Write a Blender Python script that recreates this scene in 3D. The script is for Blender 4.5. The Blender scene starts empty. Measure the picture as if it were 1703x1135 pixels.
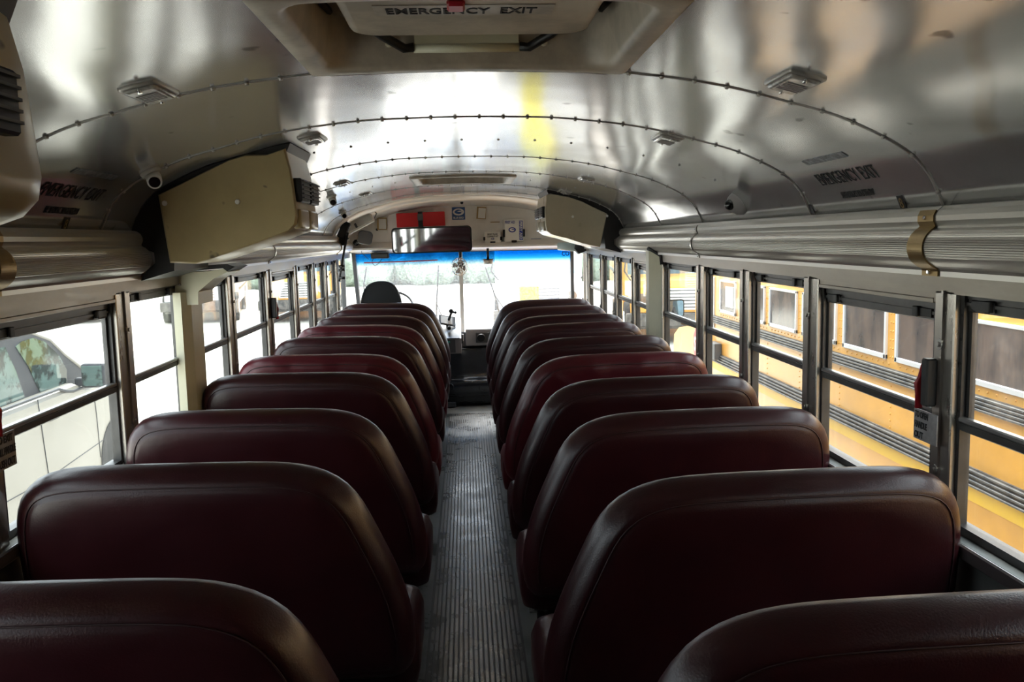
import bpy, bmesh, math, random
from mathutils import Vector, Matrix
random.seed(7)
PI = math.pi
sc = bpy.context.scene
COL = sc.collection

# ------------------------------------------------------------------ materials
def newmat(name):
    m = bpy.data.materials.new(name); m.use_nodes = True
    nt = m.node_tree; b = nt.nodes['Principled BSDF']
    return m, nt, b

def mat(name, col, rough=.5, metal=0., noise=0., nscale=8., bump=0., bscale=40., col2=None,
        coat=0., spec=.5, rnoise=0., stretch=None, bdist=.004, lo=.42, hi=.62, spots=0.):
    m, nt, b = newmat(name)
    b.inputs['Base Color'].default_value = (*col, 1)
    b.inputs['Roughness'].default_value = rough
    b.inputs['Metallic'].default_value = metal
    b.inputs['Specular IOR Level'].default_value = spec
    if coat: b.inputs['Coat Weight'].default_value = coat; b.inputs['Coat Roughness'].default_value = .15
    tc = nt.nodes.new('ShaderNodeTexCoord')
    mp = nt.nodes.new('ShaderNodeMapping')
    nt.links.new(tc.outputs['Object'], mp.inputs['Vector'])
    if stretch: mp.inputs['Scale'].default_value = stretch
    if noise or rnoise:
        n = nt.nodes.new('ShaderNodeTexNoise'); n.inputs['Scale'].default_value = nscale
        n.inputs['Detail'].default_value = 6; n.inputs['Roughness'].default_value = .62
        nt.links.new(mp.outputs[0], n.inputs['Vector'])
        if noise:
            r = nt.nodes.new('ShaderNodeValToRGB')
            r.color_ramp.elements[0].position = lo; r.color_ramp.elements[1].position = hi
            c2 = col2 or tuple(c * (1 - noise) for c in col)
            r.color_ramp.elements[0].color = (*c2, 1); r.color_ramp.elements[1].color = (*col, 1)
            nt.links.new(n.outputs['Fac'], r.inputs[0]); nt.links.new(r.outputs[0], b.inputs['Base Color'])
        if rnoise:
            mr = nt.nodes.new('ShaderNodeMapRange')
            mr.inputs['From Min'].default_value = .3; mr.inputs['From Max'].default_value = .7
            mr.inputs['To Min'].default_value = max(.02, rough - rnoise); mr.inputs['To Max'].default_value = rough + rnoise
            nt.links.new(n.outputs['Fac'], mr.inputs['Value']); nt.links.new(mr.outputs[0], b.inputs['Roughness'])
    if spots:
        n3 = nt.nodes.new('ShaderNodeTexNoise'); n3.inputs['Scale'].default_value = spots; n3.inputs['Detail'].default_value = 2
        nt.links.new(mp.outputs[0], n3.inputs['Vector'])
        r3 = nt.nodes.new('ShaderNodeMapRange'); r3.inputs['From Min'].default_value = .71; r3.inputs['From Max'].default_value = .76; r3.inputs['To Max'].default_value = .85
        nt.links.new(n3.outputs['Fac'], r3.inputs['Value'])
        mc = nt.nodes.new('ShaderNodeMix'); mc.data_type = 'RGBA'; mc.inputs['B'].default_value = (.06, .045, .035, 1)
        nt.links.new(r3.outputs[0], mc.inputs['Factor'])
        src = b.inputs['Base Color'].links[0].from_socket if b.inputs['Base Color'].links else None
        if src: nt.links.new(src, mc.inputs['A'])
        else: mc.inputs['A'].default_value = (*col, 1)
        nt.links.new(mc.outputs['Result'], b.inputs['Base Color'])
    if bump:
        n2 = nt.nodes.new('ShaderNodeTexNoise'); n2.inputs['Scale'].default_value = bscale; n2.inputs['Detail'].default_value = 3
        nt.links.new(mp.outputs[0], n2.inputs['Vector'])
        bp = nt.nodes.new('ShaderNodeBump'); bp.inputs['Strength'].default_value = bump; bp.inputs['Distance'].default_value = bdist
        nt.links.new(n2.outputs['Fac'], bp.inputs['Height']); nt.links.new(bp.outputs[0], b.inputs['Normal'])
    return m

def glass(name, tint=(.93, .96, .95), refl=.6, haze=0., hazecol=(.8, .8, .78), dirt=6.):
    m = bpy.data.materials.new(name); m.use_nodes = True
    nt = m.node_tree; nt.nodes.clear()
    out = nt.nodes.new('ShaderNodeOutputMaterial')
    tr = nt.nodes.new('ShaderNodeBsdfTransparent'); tr.inputs[0].default_value = (*tint, 1)
    gl = nt.nodes.new('ShaderNodeBsdfGlossy'); gl.inputs['Roughness'].default_value = .02
    lw = nt.nodes.new('ShaderNodeLayerWeight'); lw.inputs['Blend'].default_value = .5
    pw = nt.nodes.new('ShaderNodeMath'); pw.operation = 'POWER'; pw.inputs[1].default_value = 5
    fr = nt.nodes.new('ShaderNodeMath'); fr.operation = 'MULTIPLY_ADD'; fr.inputs[1].default_value = .9 * refl; fr.inputs[2].default_value = .04 * refl
    nt.links.new(lw.outputs['Facing'], pw.inputs[0]); nt.links.new(pw.outputs[0], fr.inputs[0])
    mx = nt.nodes.new('ShaderNodeMixShader')
    nt.links.new(fr.outputs[0], mx.inputs[0]); nt.links.new(tr.outputs[0], mx.inputs[1]); nt.links.new(gl.outputs[0], mx.inputs[2])
    last = mx
    if haze:
        df = nt.nodes.new('ShaderNodeBsdfTranslucent'); df.inputs[0].default_value = (*hazecol, 1)
        tc = nt.nodes.new('ShaderNodeTexCoord'); n = nt.nodes.new('ShaderNodeTexNoise')
        n.inputs['Scale'].default_value = dirt; n.inputs['Detail'].default_value = 8; n.inputs['Roughness'].default_value = .7
        nt.links.new(tc.outputs['Object'], n.inputs['Vector'])
        mr = nt.nodes.new('ShaderNodeMapRange'); mr.inputs['From Min'].default_value = .4; mr.inputs['From Max'].default_value = .75
        mr.inputs['To Min'].default_value = haze * .35; mr.inputs['To Max'].default_value = haze * 2
        nt.links.new(n.outputs['Fac'], mr.inputs['Value'])
        m2 = nt.nodes.new('ShaderNodeMixShader')
        nt.links.new(mr.outputs[0], m2.inputs[0]); nt.links.new(mx.outputs[0], m2.inputs[1]); nt.links.new(df.outputs[0], m2.inputs[2])
        last = m2
    nt.links.new(last.outputs[0], out.inputs[0])
    return m

M = {}
M['ceil'] = mat('ceiling_aluminium', (.65, .65, .65), .17, .72, spots=14., noise=.05, nscale=1.5, rnoise=.04, bump=.25, bscale=1.3, stretch=(1, .7, 1), bdist=.02)
M['seam'] = mat('seam_metal', (.50, .48, .45), .35, .7)
M['rivet'] = mat('rivet_metal', (.45, .44, .42), .3, 1.)
M['duct'] = mat('duct_aluminium', (.58, .56, .52), .30, .6)
M['bronze'] = mat('bronze_strap', (.36, .25, .11), .38, .8)
M['steel'] = mat('post_steel', (.46, .43, .39), .32, .8, noise=.12, nscale=9, stretch=(1, 1, .25), rnoise=.08)
M['header'] = mat('header_steel', (.34, .305, .26), .36, .7, noise=.2, nscale=7, stretch=(1, .5, 2), rnoise=.08)
M['wframe'] = mat('window_frame_metal', (.085, .083, .082), .38, .5, noise=.2, nscale=12)
M['wframe_light'] = mat('sash_metal', (.38, .38, .38), .3, .85)
M['black'] = mat('black_plastic', (.012, .012, .013), .45)
M['rubber'] = mat('black_rubber', (.02, .02, .02), .7)
M['gblack'] = mat('gloss_black_cover', (.03, .033, .040), .20, coat=.6, noise=.3, nscale=5)
M['vinyl'] = mat('maroon_vinyl', (.040, .0062, .0095), .33, noise=.25, nscale=6, bump=.3, bscale=260, bdist=.0015, spec=.5, rnoise=.05)
M['vinyl_dark'] = mat('dark_maroon_vinyl', (.033, .0055, .008), .32, noise=.25, nscale=6, bump=.3, bscale=260, bdist=.0015, rnoise=.05)
M['vinyl_red'] = mat('new_red_vinyl', (.095, .010, .017), .33, noise=.2, nscale=5, bump=.3, bscale=220, bdist=.0015)
M['stitch'] = mat('dark_thread', (.03, .008, .01), .6)
M['leg'] = mat('black_seat_frame', (.015, .015, .016), .4, .2)
M['matbase'] = mat('mat_groove', (.03, .03, .03), .5)
M['mat'] = mat('ribbed_rubber', (.20, .19, .185), .30, noise=.6, nscale=4.5, rnoise=.12, lo=.35, hi=.65)
M['floor'] = mat('floor_sheet', (.16, .17, .165), .33, noise=.5, nscale=6, rnoise=.12)
M['floor2'] = mat('front_floor', (.34, .33, .31), .5, noise=.3, nscale=5)
M['wall'] = mat('lower_wall_paint', (.20, .21, .20), .45, .3, noise=.25, nscale=6)
M['cream'] = mat('tan_plastic', (.48, .38, .19), .33, spots=16., noise=.12, nscale=4, rnoise=.05, coat=.15)
M['cream_r'] = mat('beige_plastic', (.50, .44, .32), .30, noise=.10, nscale=4, rnoise=.05, coat=.2)
M['column'] = mat('cream_cover', (.68, .66, .50), .4, noise=.08, nscale=5)
M['hatch'] = mat('hatch_plastic', (.50, .44, .36), .45, noise=.3, nscale=7, stretch=(1, 1, 1))
M['cove'] = mat('front_white_panel', (.80, .78, .74), .45, noise=.08, nscale=5)
M['white'] = mat('white_plastic', (.78, .77, .73), .4)
M['offwhite'] = mat('offwhite_metal', (.60, .59, .55), .4)
M['ink'] = mat('black_ink', (.012, .012, .014), .6)
M['inkblue'] = mat('blue_ink', (.02, .04, .30), .5)
M['signblue'] = mat('sign_blue', (.015, .08, .26), .45)
M['red'] = mat('red_plastic', (.55, .012, .015), .4)
M['redhandle'] = mat('red_handle', (.35, .01, .02), .4)
M['label'] = mat('sticker_grey', (.34, .33, .34), .5, noise=.3, nscale=30)
M['sticker'] = mat('foil_sticker', (.42, .46, .50), .3, .5, noise=.6, nscale=60)
M['tape'] = mat('clear_tape', (.42, .38, .33), .35, noise=.2, nscale=40)
M['lens'] = mat('light_lens', (.50, .48, .45), .2, 0., noise=.45, nscale=45, coat=.5)
M['chrome'] = mat('chrome', (.8, .8, .8), .08, 1.)
M['mirror'] = mat('mirror_glass', (.72, .74, .78), .04, 1.)
M['darkglass'] = mat('dark_lens', (.01, .01, .012), .08, spec=.8)
M['grey'] = mat('grey_console', (.33, .31, .31), .45)
M['dgrey'] = mat('dark_grey_plastic', (.09, .09, .095), .5)
M['teal'] = mat('green_ticket_display', (.10, .65, .55), .3)
M['drseat'] = mat('driver_seat_fabric', (.022, .026, .030), .75, bump=.2, bscale=300, bdist=.001)
M['glass'] = glass('window_glass', haze=.012)
M['glass_dirty'] = glass('dusty_window_glass', haze=.03, dirt=9)
M['wglass'] = glass('windshield_glass', tint=(.95, .97, .98), haze=.05, hazecol=(.85, .9, .95), dirt=60)
# exterior
M['yellow'] = mat('school_bus_yellow', (.90, .44, .075), .33, noise=.16, nscale=2.2, rnoise=.05, coat=.2)
M['tape_y'] = mat('reflective_yellow_tape', (.95, .56, .03), .4)
M['boxyellow'] = mat('box_yellow', (.60, .50, .01), .5)
M['rub'] = mat('black_rub_rail', (.035, .035, .037), .4, noise=.5, nscale=10, col2=(.12, .11, .10))
M['alum'] = mat('bright_window_aluminium', (.72, .72, .74), .4, .35)
M['bglass'] = mat('dirty_bus_glass', (.045, .042, .045), .12, noise=.8, nscale=5, col2=(.14, .10, .085), spec=.7, stretch=(1, 1, .4))
M['bglass2'] = mat('blue_bus_glass', (.08, .14, .17), .08, noise=.5, nscale=4, spec=.8)
M['concrete'] = mat('concrete_ground', (.60, .565, .50), .85, noise=.14, nscale=.6)
M['paint'] = mat('white_line_paint', (.85, .85, .82), .7)
M['suv'] = mat('cream_car_paint', (.19, .18, .155), .4, coat=.15)
M['suvgrey'] = mat('grey_car_pillar', (.045, .048, .055), .55, spec=.2)
M['suvglass'] = mat('car_side_glass', (.02, .03, .028), .06, noise=.9, nscale=5, col2=(.09, .14, .13), spec=.25, lo=.46, hi=.54)  # light green mottling paints reflected trees into the glass colour
M['tyre'] = mat('tyre_rubber', (.02, .02, .021), .8)
M['whitebus'] = mat('white_bus_paint', (.85, .85, .84), .35)
M['bluewhite'] = mat('pale_blue_truck', (.45, .62, .70), .4)
M['stopred'] = mat('stop_sign_red', (.60, .02, .03), .35)
M['leaf'] = mat('hedge_leaves', (.30, .38, .30), .8, noise=.5, nscale=1.2, bump=.8, bscale=3, bdist=.3)

# blue sun band in the windshield: its own tint fades downwards
def tintband():
    m = bpy.data.materials.new('blue_shade_band'); m.use_nodes = True
    nt = m.node_tree; nt.nodes.clear()
    out = nt.nodes.new('ShaderNodeOutputMaterial')
    tr = nt.nodes.new('ShaderNodeBsdfTransparent'); tc = nt.nodes.new('ShaderNodeTexCoord')
    sp = nt.nodes.new('ShaderNodeSeparateXYZ'); r = nt.nodes.new('ShaderNodeValToRGB')
    nt.links.new(tc.outputs['Generated'], sp.inputs[0]); nt.links.new(sp.outputs['Z'], r.inputs[0])
    r.color_ramp.elements[0].position = .0; r.color_ramp.elements[0].color = (1, 1, 1, 1)
    r.color_ramp.elements[1].position = .75; r.color_ramp.elements[1].color = (.03, .27, .56, 1)
    e = r.color_ramp.elements.new(.4); e.color = (.13, .48, .78, 1)
    nt.links.new(r.outputs[0], tr.inputs[0]); nt.links.new(tr.outputs[0], out.inputs[0])
    return m
M['tint'] = tintband()

# ------------------------------------------------------------------ mesh helpers
class MB:
    def __init__(s): s.v = []; s.f = []; s.sm = []
    def add(s, vs, fs, smooth=False):
        o = len(s.v); s.v += [tuple(v) for v in vs]
        for f in fs: s.f.append(tuple(i + o for i in f)); s.sm.append(smooth)
        return s
    def box(s, x0, x1, y0, y1, z0, z1, bev=0., T=None, seg=1):
        bm = bmesh.new(); bmesh.ops.create_cube(bm, size=1)
        for v in bm.verts: v.co = Vector(((x0 + x1) / 2 + v.co.x * (x1 - x0), (y0 + y1) / 2 + v.co.y * (y1 - y0), (z0 + z1) / 2 + v.co.z * (z1 - z0)))
        if bev: bmesh.ops.bevel(bm, geom=bm.edges[:], offset=bev, segments=seg, profile=.5, affect='EDGES')
        return s._bm(bm, T, smooth=bool(bev) and seg > 1)
    def _bm(s, bm, T=None, smooth=False):
        if T is not None: bmesh.ops.transform(bm, matrix=T, verts=bm.verts)
        bm.verts.ensure_lookup_table(); bm.verts.index_update()
        vs = [v.co.copy() for v in bm.verts]; fs = [[v.index for v in f.verts] for f in bm.faces]
        bm.free(); return s.add(vs, fs, smooth)
    def cyl(s, p0, p1, r0, r1=None, n=16, cap=True, smooth=True):
        r1 = r0 if r1 is None else r1
        p0 = Vector(p0); p1 = Vector(p1); d = (p1 - p0).normalized()
        a = d.orthogonal().normalized(); b = d.cross(a)
        vs = []; fs = []
        for p, r in ((p0, r0), (p1, r1)):
            for i in range(n):
                t = 2 * PI * i / n; vs.append(p + (a * math.cos(t) + b * math.sin(t)) * r)
        for i in range(n): j = (i + 1) % n; fs.append((i, j, n + j, n + i))
        s.add(vs, fs, smooth)
        if cap:
            s.add(vs[:n], [tuple(range(n))[::-1]]); s.add(vs[n:], [tuple(range(n))])
        return s
    def tube(s, pts, r, n=8, closed=False):
        pts = [Vector(p) for p in pts]; N = len(pts); rings = []
        up = None
        for i, p in enumerate(pts):
            q0 = pts[i - 1] if (i or closed) else p; q1 = pts[(i + 1) % N] if (i < N - 1 or closed) else p
            d = (q1 - q0).normalized()
            if up is None: a = d.orthogonal().normalized()
            else: a = (up - d * up.dot(d)).normalized()
            up = a; b = d.cross(a)
            rr = r[i] if isinstance(r, (list, tuple)) else r
            rings.append([p + (a * math.cos(2 * PI * k / n) + b * math.sin(2 * PI * k / n)) * rr for k in range(n)])
        return s.loft(rings, closed=True, cap=not closed, loop=closed)
    def loft(s, rings, closed=True, cap=True, loop=False, smooth=True):
        n = len(rings[0]); vs = [v for r in rings for v in r]; fs = []
        R_ = len(rings)
        for i in range(R_ if loop else R_ - 1):
            i2 = (i + 1) % R_
            for k in range(n if closed else n - 1):
                k2 = (k + 1) % n
                fs.append((i * n + k, i * n + k2, i2 * n + k2, i2 * n + k))
        s.add(vs, fs, smooth)
        if cap and closed and not loop:
            s.add(rings[0], [tuple(range(n))[::-1]]); s.add(rings[-1], [tuple(range(n))])
        return s
    def prism(s, poly, axis, a, b, smooth=False):
        # poly: 2D points; axis 'y' -> (x,z); 'x' -> (y,z); 'z' -> (x,y)
        def P(p, t):
            return {'y': (p[0], t, p[1]), 'x': (t, p[0], p[1]), 'z': (p[0], p[1], t)}[axis]
        n = len(poly); vs = [P(p, a) for p in poly] + [P(p, b) for p in poly]
        s.add(vs, [(i, (i + 1) % n, n + (i + 1) % n, n + i) for i in range(n)], smooth)
        s.add(vs[:n], [tuple(range(n))]); s.add(vs[n:], [tuple(range(n))[::-1]])
        return s
    def sphere(s, c, r, n=12, sc_=(1, 1, 1)):
        bm = bmesh.new(); bmesh.ops.create_uvsphere(bm, u_segments=n, v_segments=max(6, n // 2), radius=r)
        for v in bm.verts: v.co = Vector((v.co.x * sc_[0] + c[0], v.co.y * sc_[1] + c[1], v.co.z * sc_[2] + c[2]))
        return s._bm(bm, None, True)
    def ext(s, other, T=None):
        return s.add([T @ Vector(v) if T else v for v in other.v], other.f, False) if False else s._ext(other, T)
    def _ext(s, o, T):
        k = len(s.v); s.v += [tuple(T @ Vector(v)) if T else v for v in o.v]
        s.f += [tuple(i + k for i in f) for f in o.f]; s.sm += o.sm; return s
    def build(s, name, m, parent=None, origin=None, fix=True):
        me = bpy.data.meshes.new(name)
        if parent is not None: o0 = wl(parent)
        elif origin is not None: o0 = Vector(origin)
        else:
            xs = [v[0] for v in s.v]; ys = [v[1] for v in s.v]; zs = [v[2] for v in s.v]
            o0 = Vector(((min(xs) + max(xs)) / 2, (min(ys) + max(ys)) / 2, min(zs)))
        me.from_pydata([(v[0] - o0.x, v[1] - o0.y, v[2] - o0.z) for v in s.v], [], s.f)
        me.polygons.foreach_set('use_smooth', s.sm)
        if fix:
            bm = bmesh.new(); bm.from_mesh(me); bmesh.ops.remove_doubles(bm, verts=bm.verts, dist=1e-5)
            bmesh.ops.recalc_face_normals(bm, faces=bm.faces); bm.to_mesh(me); bm.free()
        me.materials.append(M[m] if isinstance(m, str) else m); me.update()
        o = bpy.data.objects.new(name, me); COL.objects.link(o)
        if parent is not None: o.parent = parent
        else: o.location = o0
        return o

def wl(o):
    v = Vector((0, 0, 0))
    while o is not None: v += o.location; o = o.parent
    return v
def tag(o, label=None, cat=None, group=None, kind=None):
    if label: o['label'] = label
    if cat: o['category'] = cat
    if group: o['group'] = group
    if kind: o['kind'] = kind
    return o
def thing(name, label, cat, loc=(0, 0, 0), group=None):
    o = bpy.data.objects.new(name, None); COL.objects.link(o); o.location = loc
    o.empty_display_size = .1
    return tag(o, label, cat, group)
def copy_tree(o, parent=None):
    c = o.copy(); COL.objects.link(c)
    if parent is not None: c.parent = parent
    for ch in list(o.children): copy_tree(ch, c)
    return c
def struct(o): o['kind'] = 'structure'; return o
def text_mb(s, w, h, T, depth=.0012, bold=0.):
    """flat lettering, scaled to w x h, in the local XY plane, centred, mapped by T"""
    cu = bpy.data.curves.new('lettering', 'FONT'); cu.body = s; cu.align_x = 'CENTER'; cu.align_y = 'CENTER'
    cu.extrude = .02; cu.resolution_u = 3; cu.offset = bold
    ob = bpy.data.objects.new('lettering', cu); COL.objects.link(ob)
    bpy.context.view_layer.update()
    me = bpy.data.meshes.new_from_object(ob.evaluated_get(bpy.context.evaluated_depsgraph_get()))
    xs = [v.co.x for v in me.vertices]; ys = [v.co.y for v in me.vertices]
    cx, cy = (min(xs) + max(xs)) / 2, (min(ys) + max(ys)) / 2
    sx = w / (max(xs) - min(xs)); sy = h / (max(ys) - min(ys))
    mb = MB()
    mb.add([T @ Vector(((v.co.x - cx) * sx, (v.co.y - cy) * sy, (v.co.z / .04 + .5) * depth)) for v in me.vertices], [tuple(p.vertices) for p in me.polygons])
    bpy.data.objects.remove(ob); bpy.data.curves.remove(cu); bpy.data.meshes.remove(me)
    return mb
def frame(origin, right, up):
    r = Vector(right).normalized(); u = Vector(up).normalized(); u = (u - r * u.dot(r)).normalized(); n = r.cross(u)
    m = Matrix((( r.x, u.x, n.x, origin[0]), (r.y, u.y, n.y, origin[1]), (r.z, u.z, n.z, origin[2]), (0, 0, 0, 1)))
    return m
def rrect(x0, x1, z0, z1, r, n=5):
    pts = []
    for cx, cz, a0 in ((x1 - r, z1 - r, 0), (x0 + r, z1 - r, 90), (x0 + r, z0 + r, 180), (x1 - r, z0 + r, 270)):
        for i in range(n + 1):
            t = math.radians(a0 + 90 * i / n); pts.append((cx + r * math.cos(t), cz + r * math.sin(t)))
    return pts

# ------------------------------------------------------------------ camera
CAMP = (.003, 0., 1.6046)
yaw, pitch, roll, FPX = .0506, .1168, .0223, 1450.
F_ = Vector((math.sin(yaw) * math.cos(pitch), math.cos(yaw) * math.cos(pitch), -math.sin(pitch)))
R0 = Vector((math.cos(yaw), -math.sin(yaw), 0)); U0 = R0.cross(F_)
R_ = math.cos(roll) * R0 - math.sin(roll) * U0; U_ = math.sin(roll) * R0 + math.cos(roll) * U0
cd = bpy.data.cameras.new('camera'); cam = bpy.data.objects.new('camera', cd); COL.objects.link(cam)
cam.matrix_world = Matrix(((R_.x, U_.x, -F_.x, CAMP[0]), (R_.y, U_.y, -F_.y, CAMP[1]), (R_.z, U_.z, -F_.z, CAMP[2]), (0, 0, 0, 1)))
cd.sensor_fit = 'HORIZONTAL'; cd.sensor_width = 36; cd.lens = FPX / 1703 * 36; cd.clip_start = .02; cd.clip_end = 500
sc.camera = cam

# ------------------------------------------------------------------ ceiling
PX = [0, .25, .45, .6, .75, .85, .95, 1.03, 1.08, 1.12]; PZ = [1.985, 1.98, 1.962, 1.938, 1.9, 1.872, 1.83, 1.785, 1.735, 1.655]
def zc(x):
    x = abs(x)
    if x >= 1.12: return 1.655
    for i in range(9):
        if x <= PX[i + 1]: break
    def sl(k):
        if k <= 0: return 0.
        if k >= 9: return (PZ[9] - PZ[8]) / (PX[9] - PX[8]) * 1.2
        a = (PZ[k] - PZ[k - 1]) / (PX[k] - PX[k - 1]); b = (PZ[k + 1] - PZ[k]) / (PX[k + 1] - PX[k])
        return 2 * a * b / (a + b) if a * b > 0 else 0
    h = PX[i + 1] - PX[i]; t = (x - PX[i]) / h
    return ((2 * t**3 - 3 * t**2 + 1) * PZ[i] + (t**3 - 2 * t**2 + t) * h * sl(i) + (-2 * t**3 + 3 * t**2) * PZ[i + 1] + (t**3 - t**2) * h * sl(i + 1))
def cn(x):  # downward surface normal at x
    d = (zc(x + .004) - zc(x - .004)) / .008
    return Vector((d, 0, -1)).normalized()
def arc(x0, x1, n):
    # denser near the sides
    return [x0 + (x1 - x0) * i / n for i in range(n + 1)]
HX0, HX1 = -.29, .335
holes = [(HX0, HX1, 1.385, 1.955), (-.285, .285, 5.22, 5.84)]
YB, YF = -.7, 8.56
xs = sorted(set([round(v, 4) for v in arc(-1.12, 1.12, 112)] + [HX0, HX1, -.285, .285]))
ys = sorted(set([YB, YF, 1.385, 1.955, 5.22, 5.84] + [YB + .25 * i for i in range(1, 37)]))
mb = MB(); vs = [(x, y, zc(x)) for y in ys for x in xs]; fs = []
for j in range(len(ys) - 1):
    for i in range(len(xs) - 1):
        xm = (xs[i] + xs[i + 1]) / 2; ym = (ys[j] + ys[j + 1]) / 2
        if any(h[0] < xm < h[1] and h[2] < ym < h[3] for h in holes): continue
        a = j * len(xs) + i; fs.append((a, a + 1, a + 1 + len(xs), a + len(xs)))
mb.add(vs, fs, True)
ce = mb.build('ceiling', 'ceil', fix=False, origin=(0, 0, 0)); struct(ce)
so = ce.modifiers.new('thick', 'SOLIDIFY'); so.thickness = .05; so.offset = 1

def seam(n, y, x0=-1.12, x1=1.12, m='seam'):
    mb = MB(); pts = arc(x0, x1, 60)
    rings = []
    for x in pts:
        nn = cn(x); p = Vector((x, y, zc(x)))
        rings.append([p + Vector((0, -.006, 0)) - nn * .001, p + Vector((0, -.005, 0)) + nn * .0022, p + Vector((0, .005, 0)) + nn * .0022, p + Vector((0, .006, 0)) - nn * .001])
    mb.loft(rings, closed=True, cap=True)
    x = x0 + .03
    while x < x1:
        nn = cn(x); p = Vector((x, y, zc(x))) + nn * .0015
        mb.cyl(p + Vector((0, -.004, 0)), p + Vector((0, -.004, 0)) + nn * .0055, .0062, .004, n=7)
        x += .075 * abs(nn.z) ** .6
    return struct(mb.build('trim_%d' % n, m))
sn = 1
for y, segs in ((2.0, ((-1.12, -.305), (.35, 1.12))), (2.775, ((-1.12, 1.12),)), (4.07, ((-1.12, 1.12),)), (4.95, ((-1.12, 1.12),)), (6.12, ((-1.12, 1.12),)), (7.0, ((-1.12, 1.12),))):
    for a, b in segs: seam(sn, y, a, b); sn += 1
# faint rivet rows between seams
mb = MB()
for y in (3.4, 5.5):
    for k in range(-7, 8):
        x = k * .14; nn = cn(x); p = Vector((x, y, zc(x))); 
        if any(h[0] < x < h[1] and h[2] < y < h[3] for h in holes): continue
        mb.cyl(p, p + nn * .004, .006, .003, n=7)
struct(mb.build('trim_%d' % sn, 'rivet')); sn += 1
# front cove of white panelling
mb = MB(); rings = []
for y, dz in ((7.5, 0.), (7.52, -.014), (8.2, -.02), (8.5, -.05)):
    rings.append([(x, y, zc(x) - .001 + dz * (1 if abs(x) < 1.1 else .3)) for x in arc(-1.118, 1.118, 60)])
mb.loft(rings, closed=False, cap=False)
struct(mb.build('ceiling_front', 'cove', fix=False))

# ------------------------------------------------------------------ floor, walls
struct(MB().box(-1.17, 1.17, -.7, 7.96, -.08, 0).build('floor', 'floor'))
struct(MB().box(-1.17, 1.17, 7.96, 8.62, -.08, -.001).build('floor_front', 'floor2'))
SILL = .905
for sx, nm in ((-1, 'left'), (1, 'right')):
    mb = MB()
    a, b = sorted((sx * 1.14, sx * 1.168)); mb.box(a, b, -.7, 8.6, -.45, SILL - .02)
    a, b = sorted((sx * 1.10, sx * 1.168)); mb.box(a, b, -.7, 8.6, SILL - .035, SILL - .008, bev=.006)
    a, b = sorted((sx * 1.138, sx * 1.15)); mb.box(a, b, -.7, 8.2, .30, .32)
    struct(mb.build('wall_%s' % nm, 'wall'))
    a, b = sorted((sx * 1.095, sx * 1.105))
    struct(MB().box(a, b, -.7, 8.2, SILL - .040, SILL - .006, bev=.004).build('trim_%d' % sn, 'wframe_light')); sn += 1
    # header above the windows
    mb = MB(); a, b = sorted((sx * 1.118, sx * 1.168)); mb.box(a, b, -.7, 8.6, 1.455, 1.70)
    for y in (.5, 1.25): pass
    struct(mb.build('wall_%s_header' % nm, 'header'))
# unseen rear wall, closed without a door window to keep the rear dark
mb = MB()
mb.box(-1.2, -.45, -.76, -.70, -.1, 2.05); mb.box(.45, 1.2, -.76, -.70, -.1, 2.05)
mb.box(-.45, .45, -.76, -.70, -.1, 2.05)
struct(mb.build('wall_back', 'wall'))

# ------------------------------------------------------------------ window posts and windows
postsL = [(.42, .53), (1.20, 1.32), (2.00, 2.12), (2.849, 2.985), (3.505, 3.64), (4.169, 4.304), (4.971, 5.13), (5.765, 5.92), (6.453, 6.585), (7.024, 7.16), (7.636, 7.75)]
postsR = [(.45, .56), (1.15, 1.26), (1.937, 2.035), (2.719, 2.856), (3.403, 3.534), (4.062, 4.217), (4.93, 5.06), (5.778, 5.88), (6.462, 6.58), (7.151, 7.27), (7.945, 8.05)]
EM = {(-1, 2): 1, (-1, 6): 1, (1, 2): 1, (1, 6): 1}     # emergency exit windows: lower header
wn = 1
def post(sx, y0, y1):
    global sn
    mb = MB(); xi = 1.118; ym = (y0 + y1) / 2; g = .004
    def bx(xa, xb, ya, yb, za, zb, bev=0):
        a, b = sorted((sx * xa, sx * xb)); mb.box(a, b, ya, yb, za, zb, bev=bev)
    bx(1.135, 1.157, y0 + .004, y1 - .004, SILL - .03, 1.47)
    bx(xi, 1.136, y0, ym - g, SILL - .03, 1.462, bev=.003)      # two face strips with a groove between
    bx(xi, 1.136, ym + g, y0 + (y1 - y0) * .86, SILL - .03, 1.462, bev=.003)
    bx(xi - .006, 1.12, ym - .010, ym - .002, SILL, 1.462)
    o = struct(mb.build('trim_%d' % sn, 'steel')); sn += 1
    for z in (1.335, 1.03):
        m2 = MB()
        m2.cyl((sx * (xi - .007), ym, z), (sx * (xi + .002), ym, z), .0135, .016, n=16)
        m2.cyl((sx * (xi - .012), ym, z), (sx * (xi - .005), ym, z), .006, .007, n=10)
        m2.build('washer', 'rivet', o)
    return o
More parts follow.
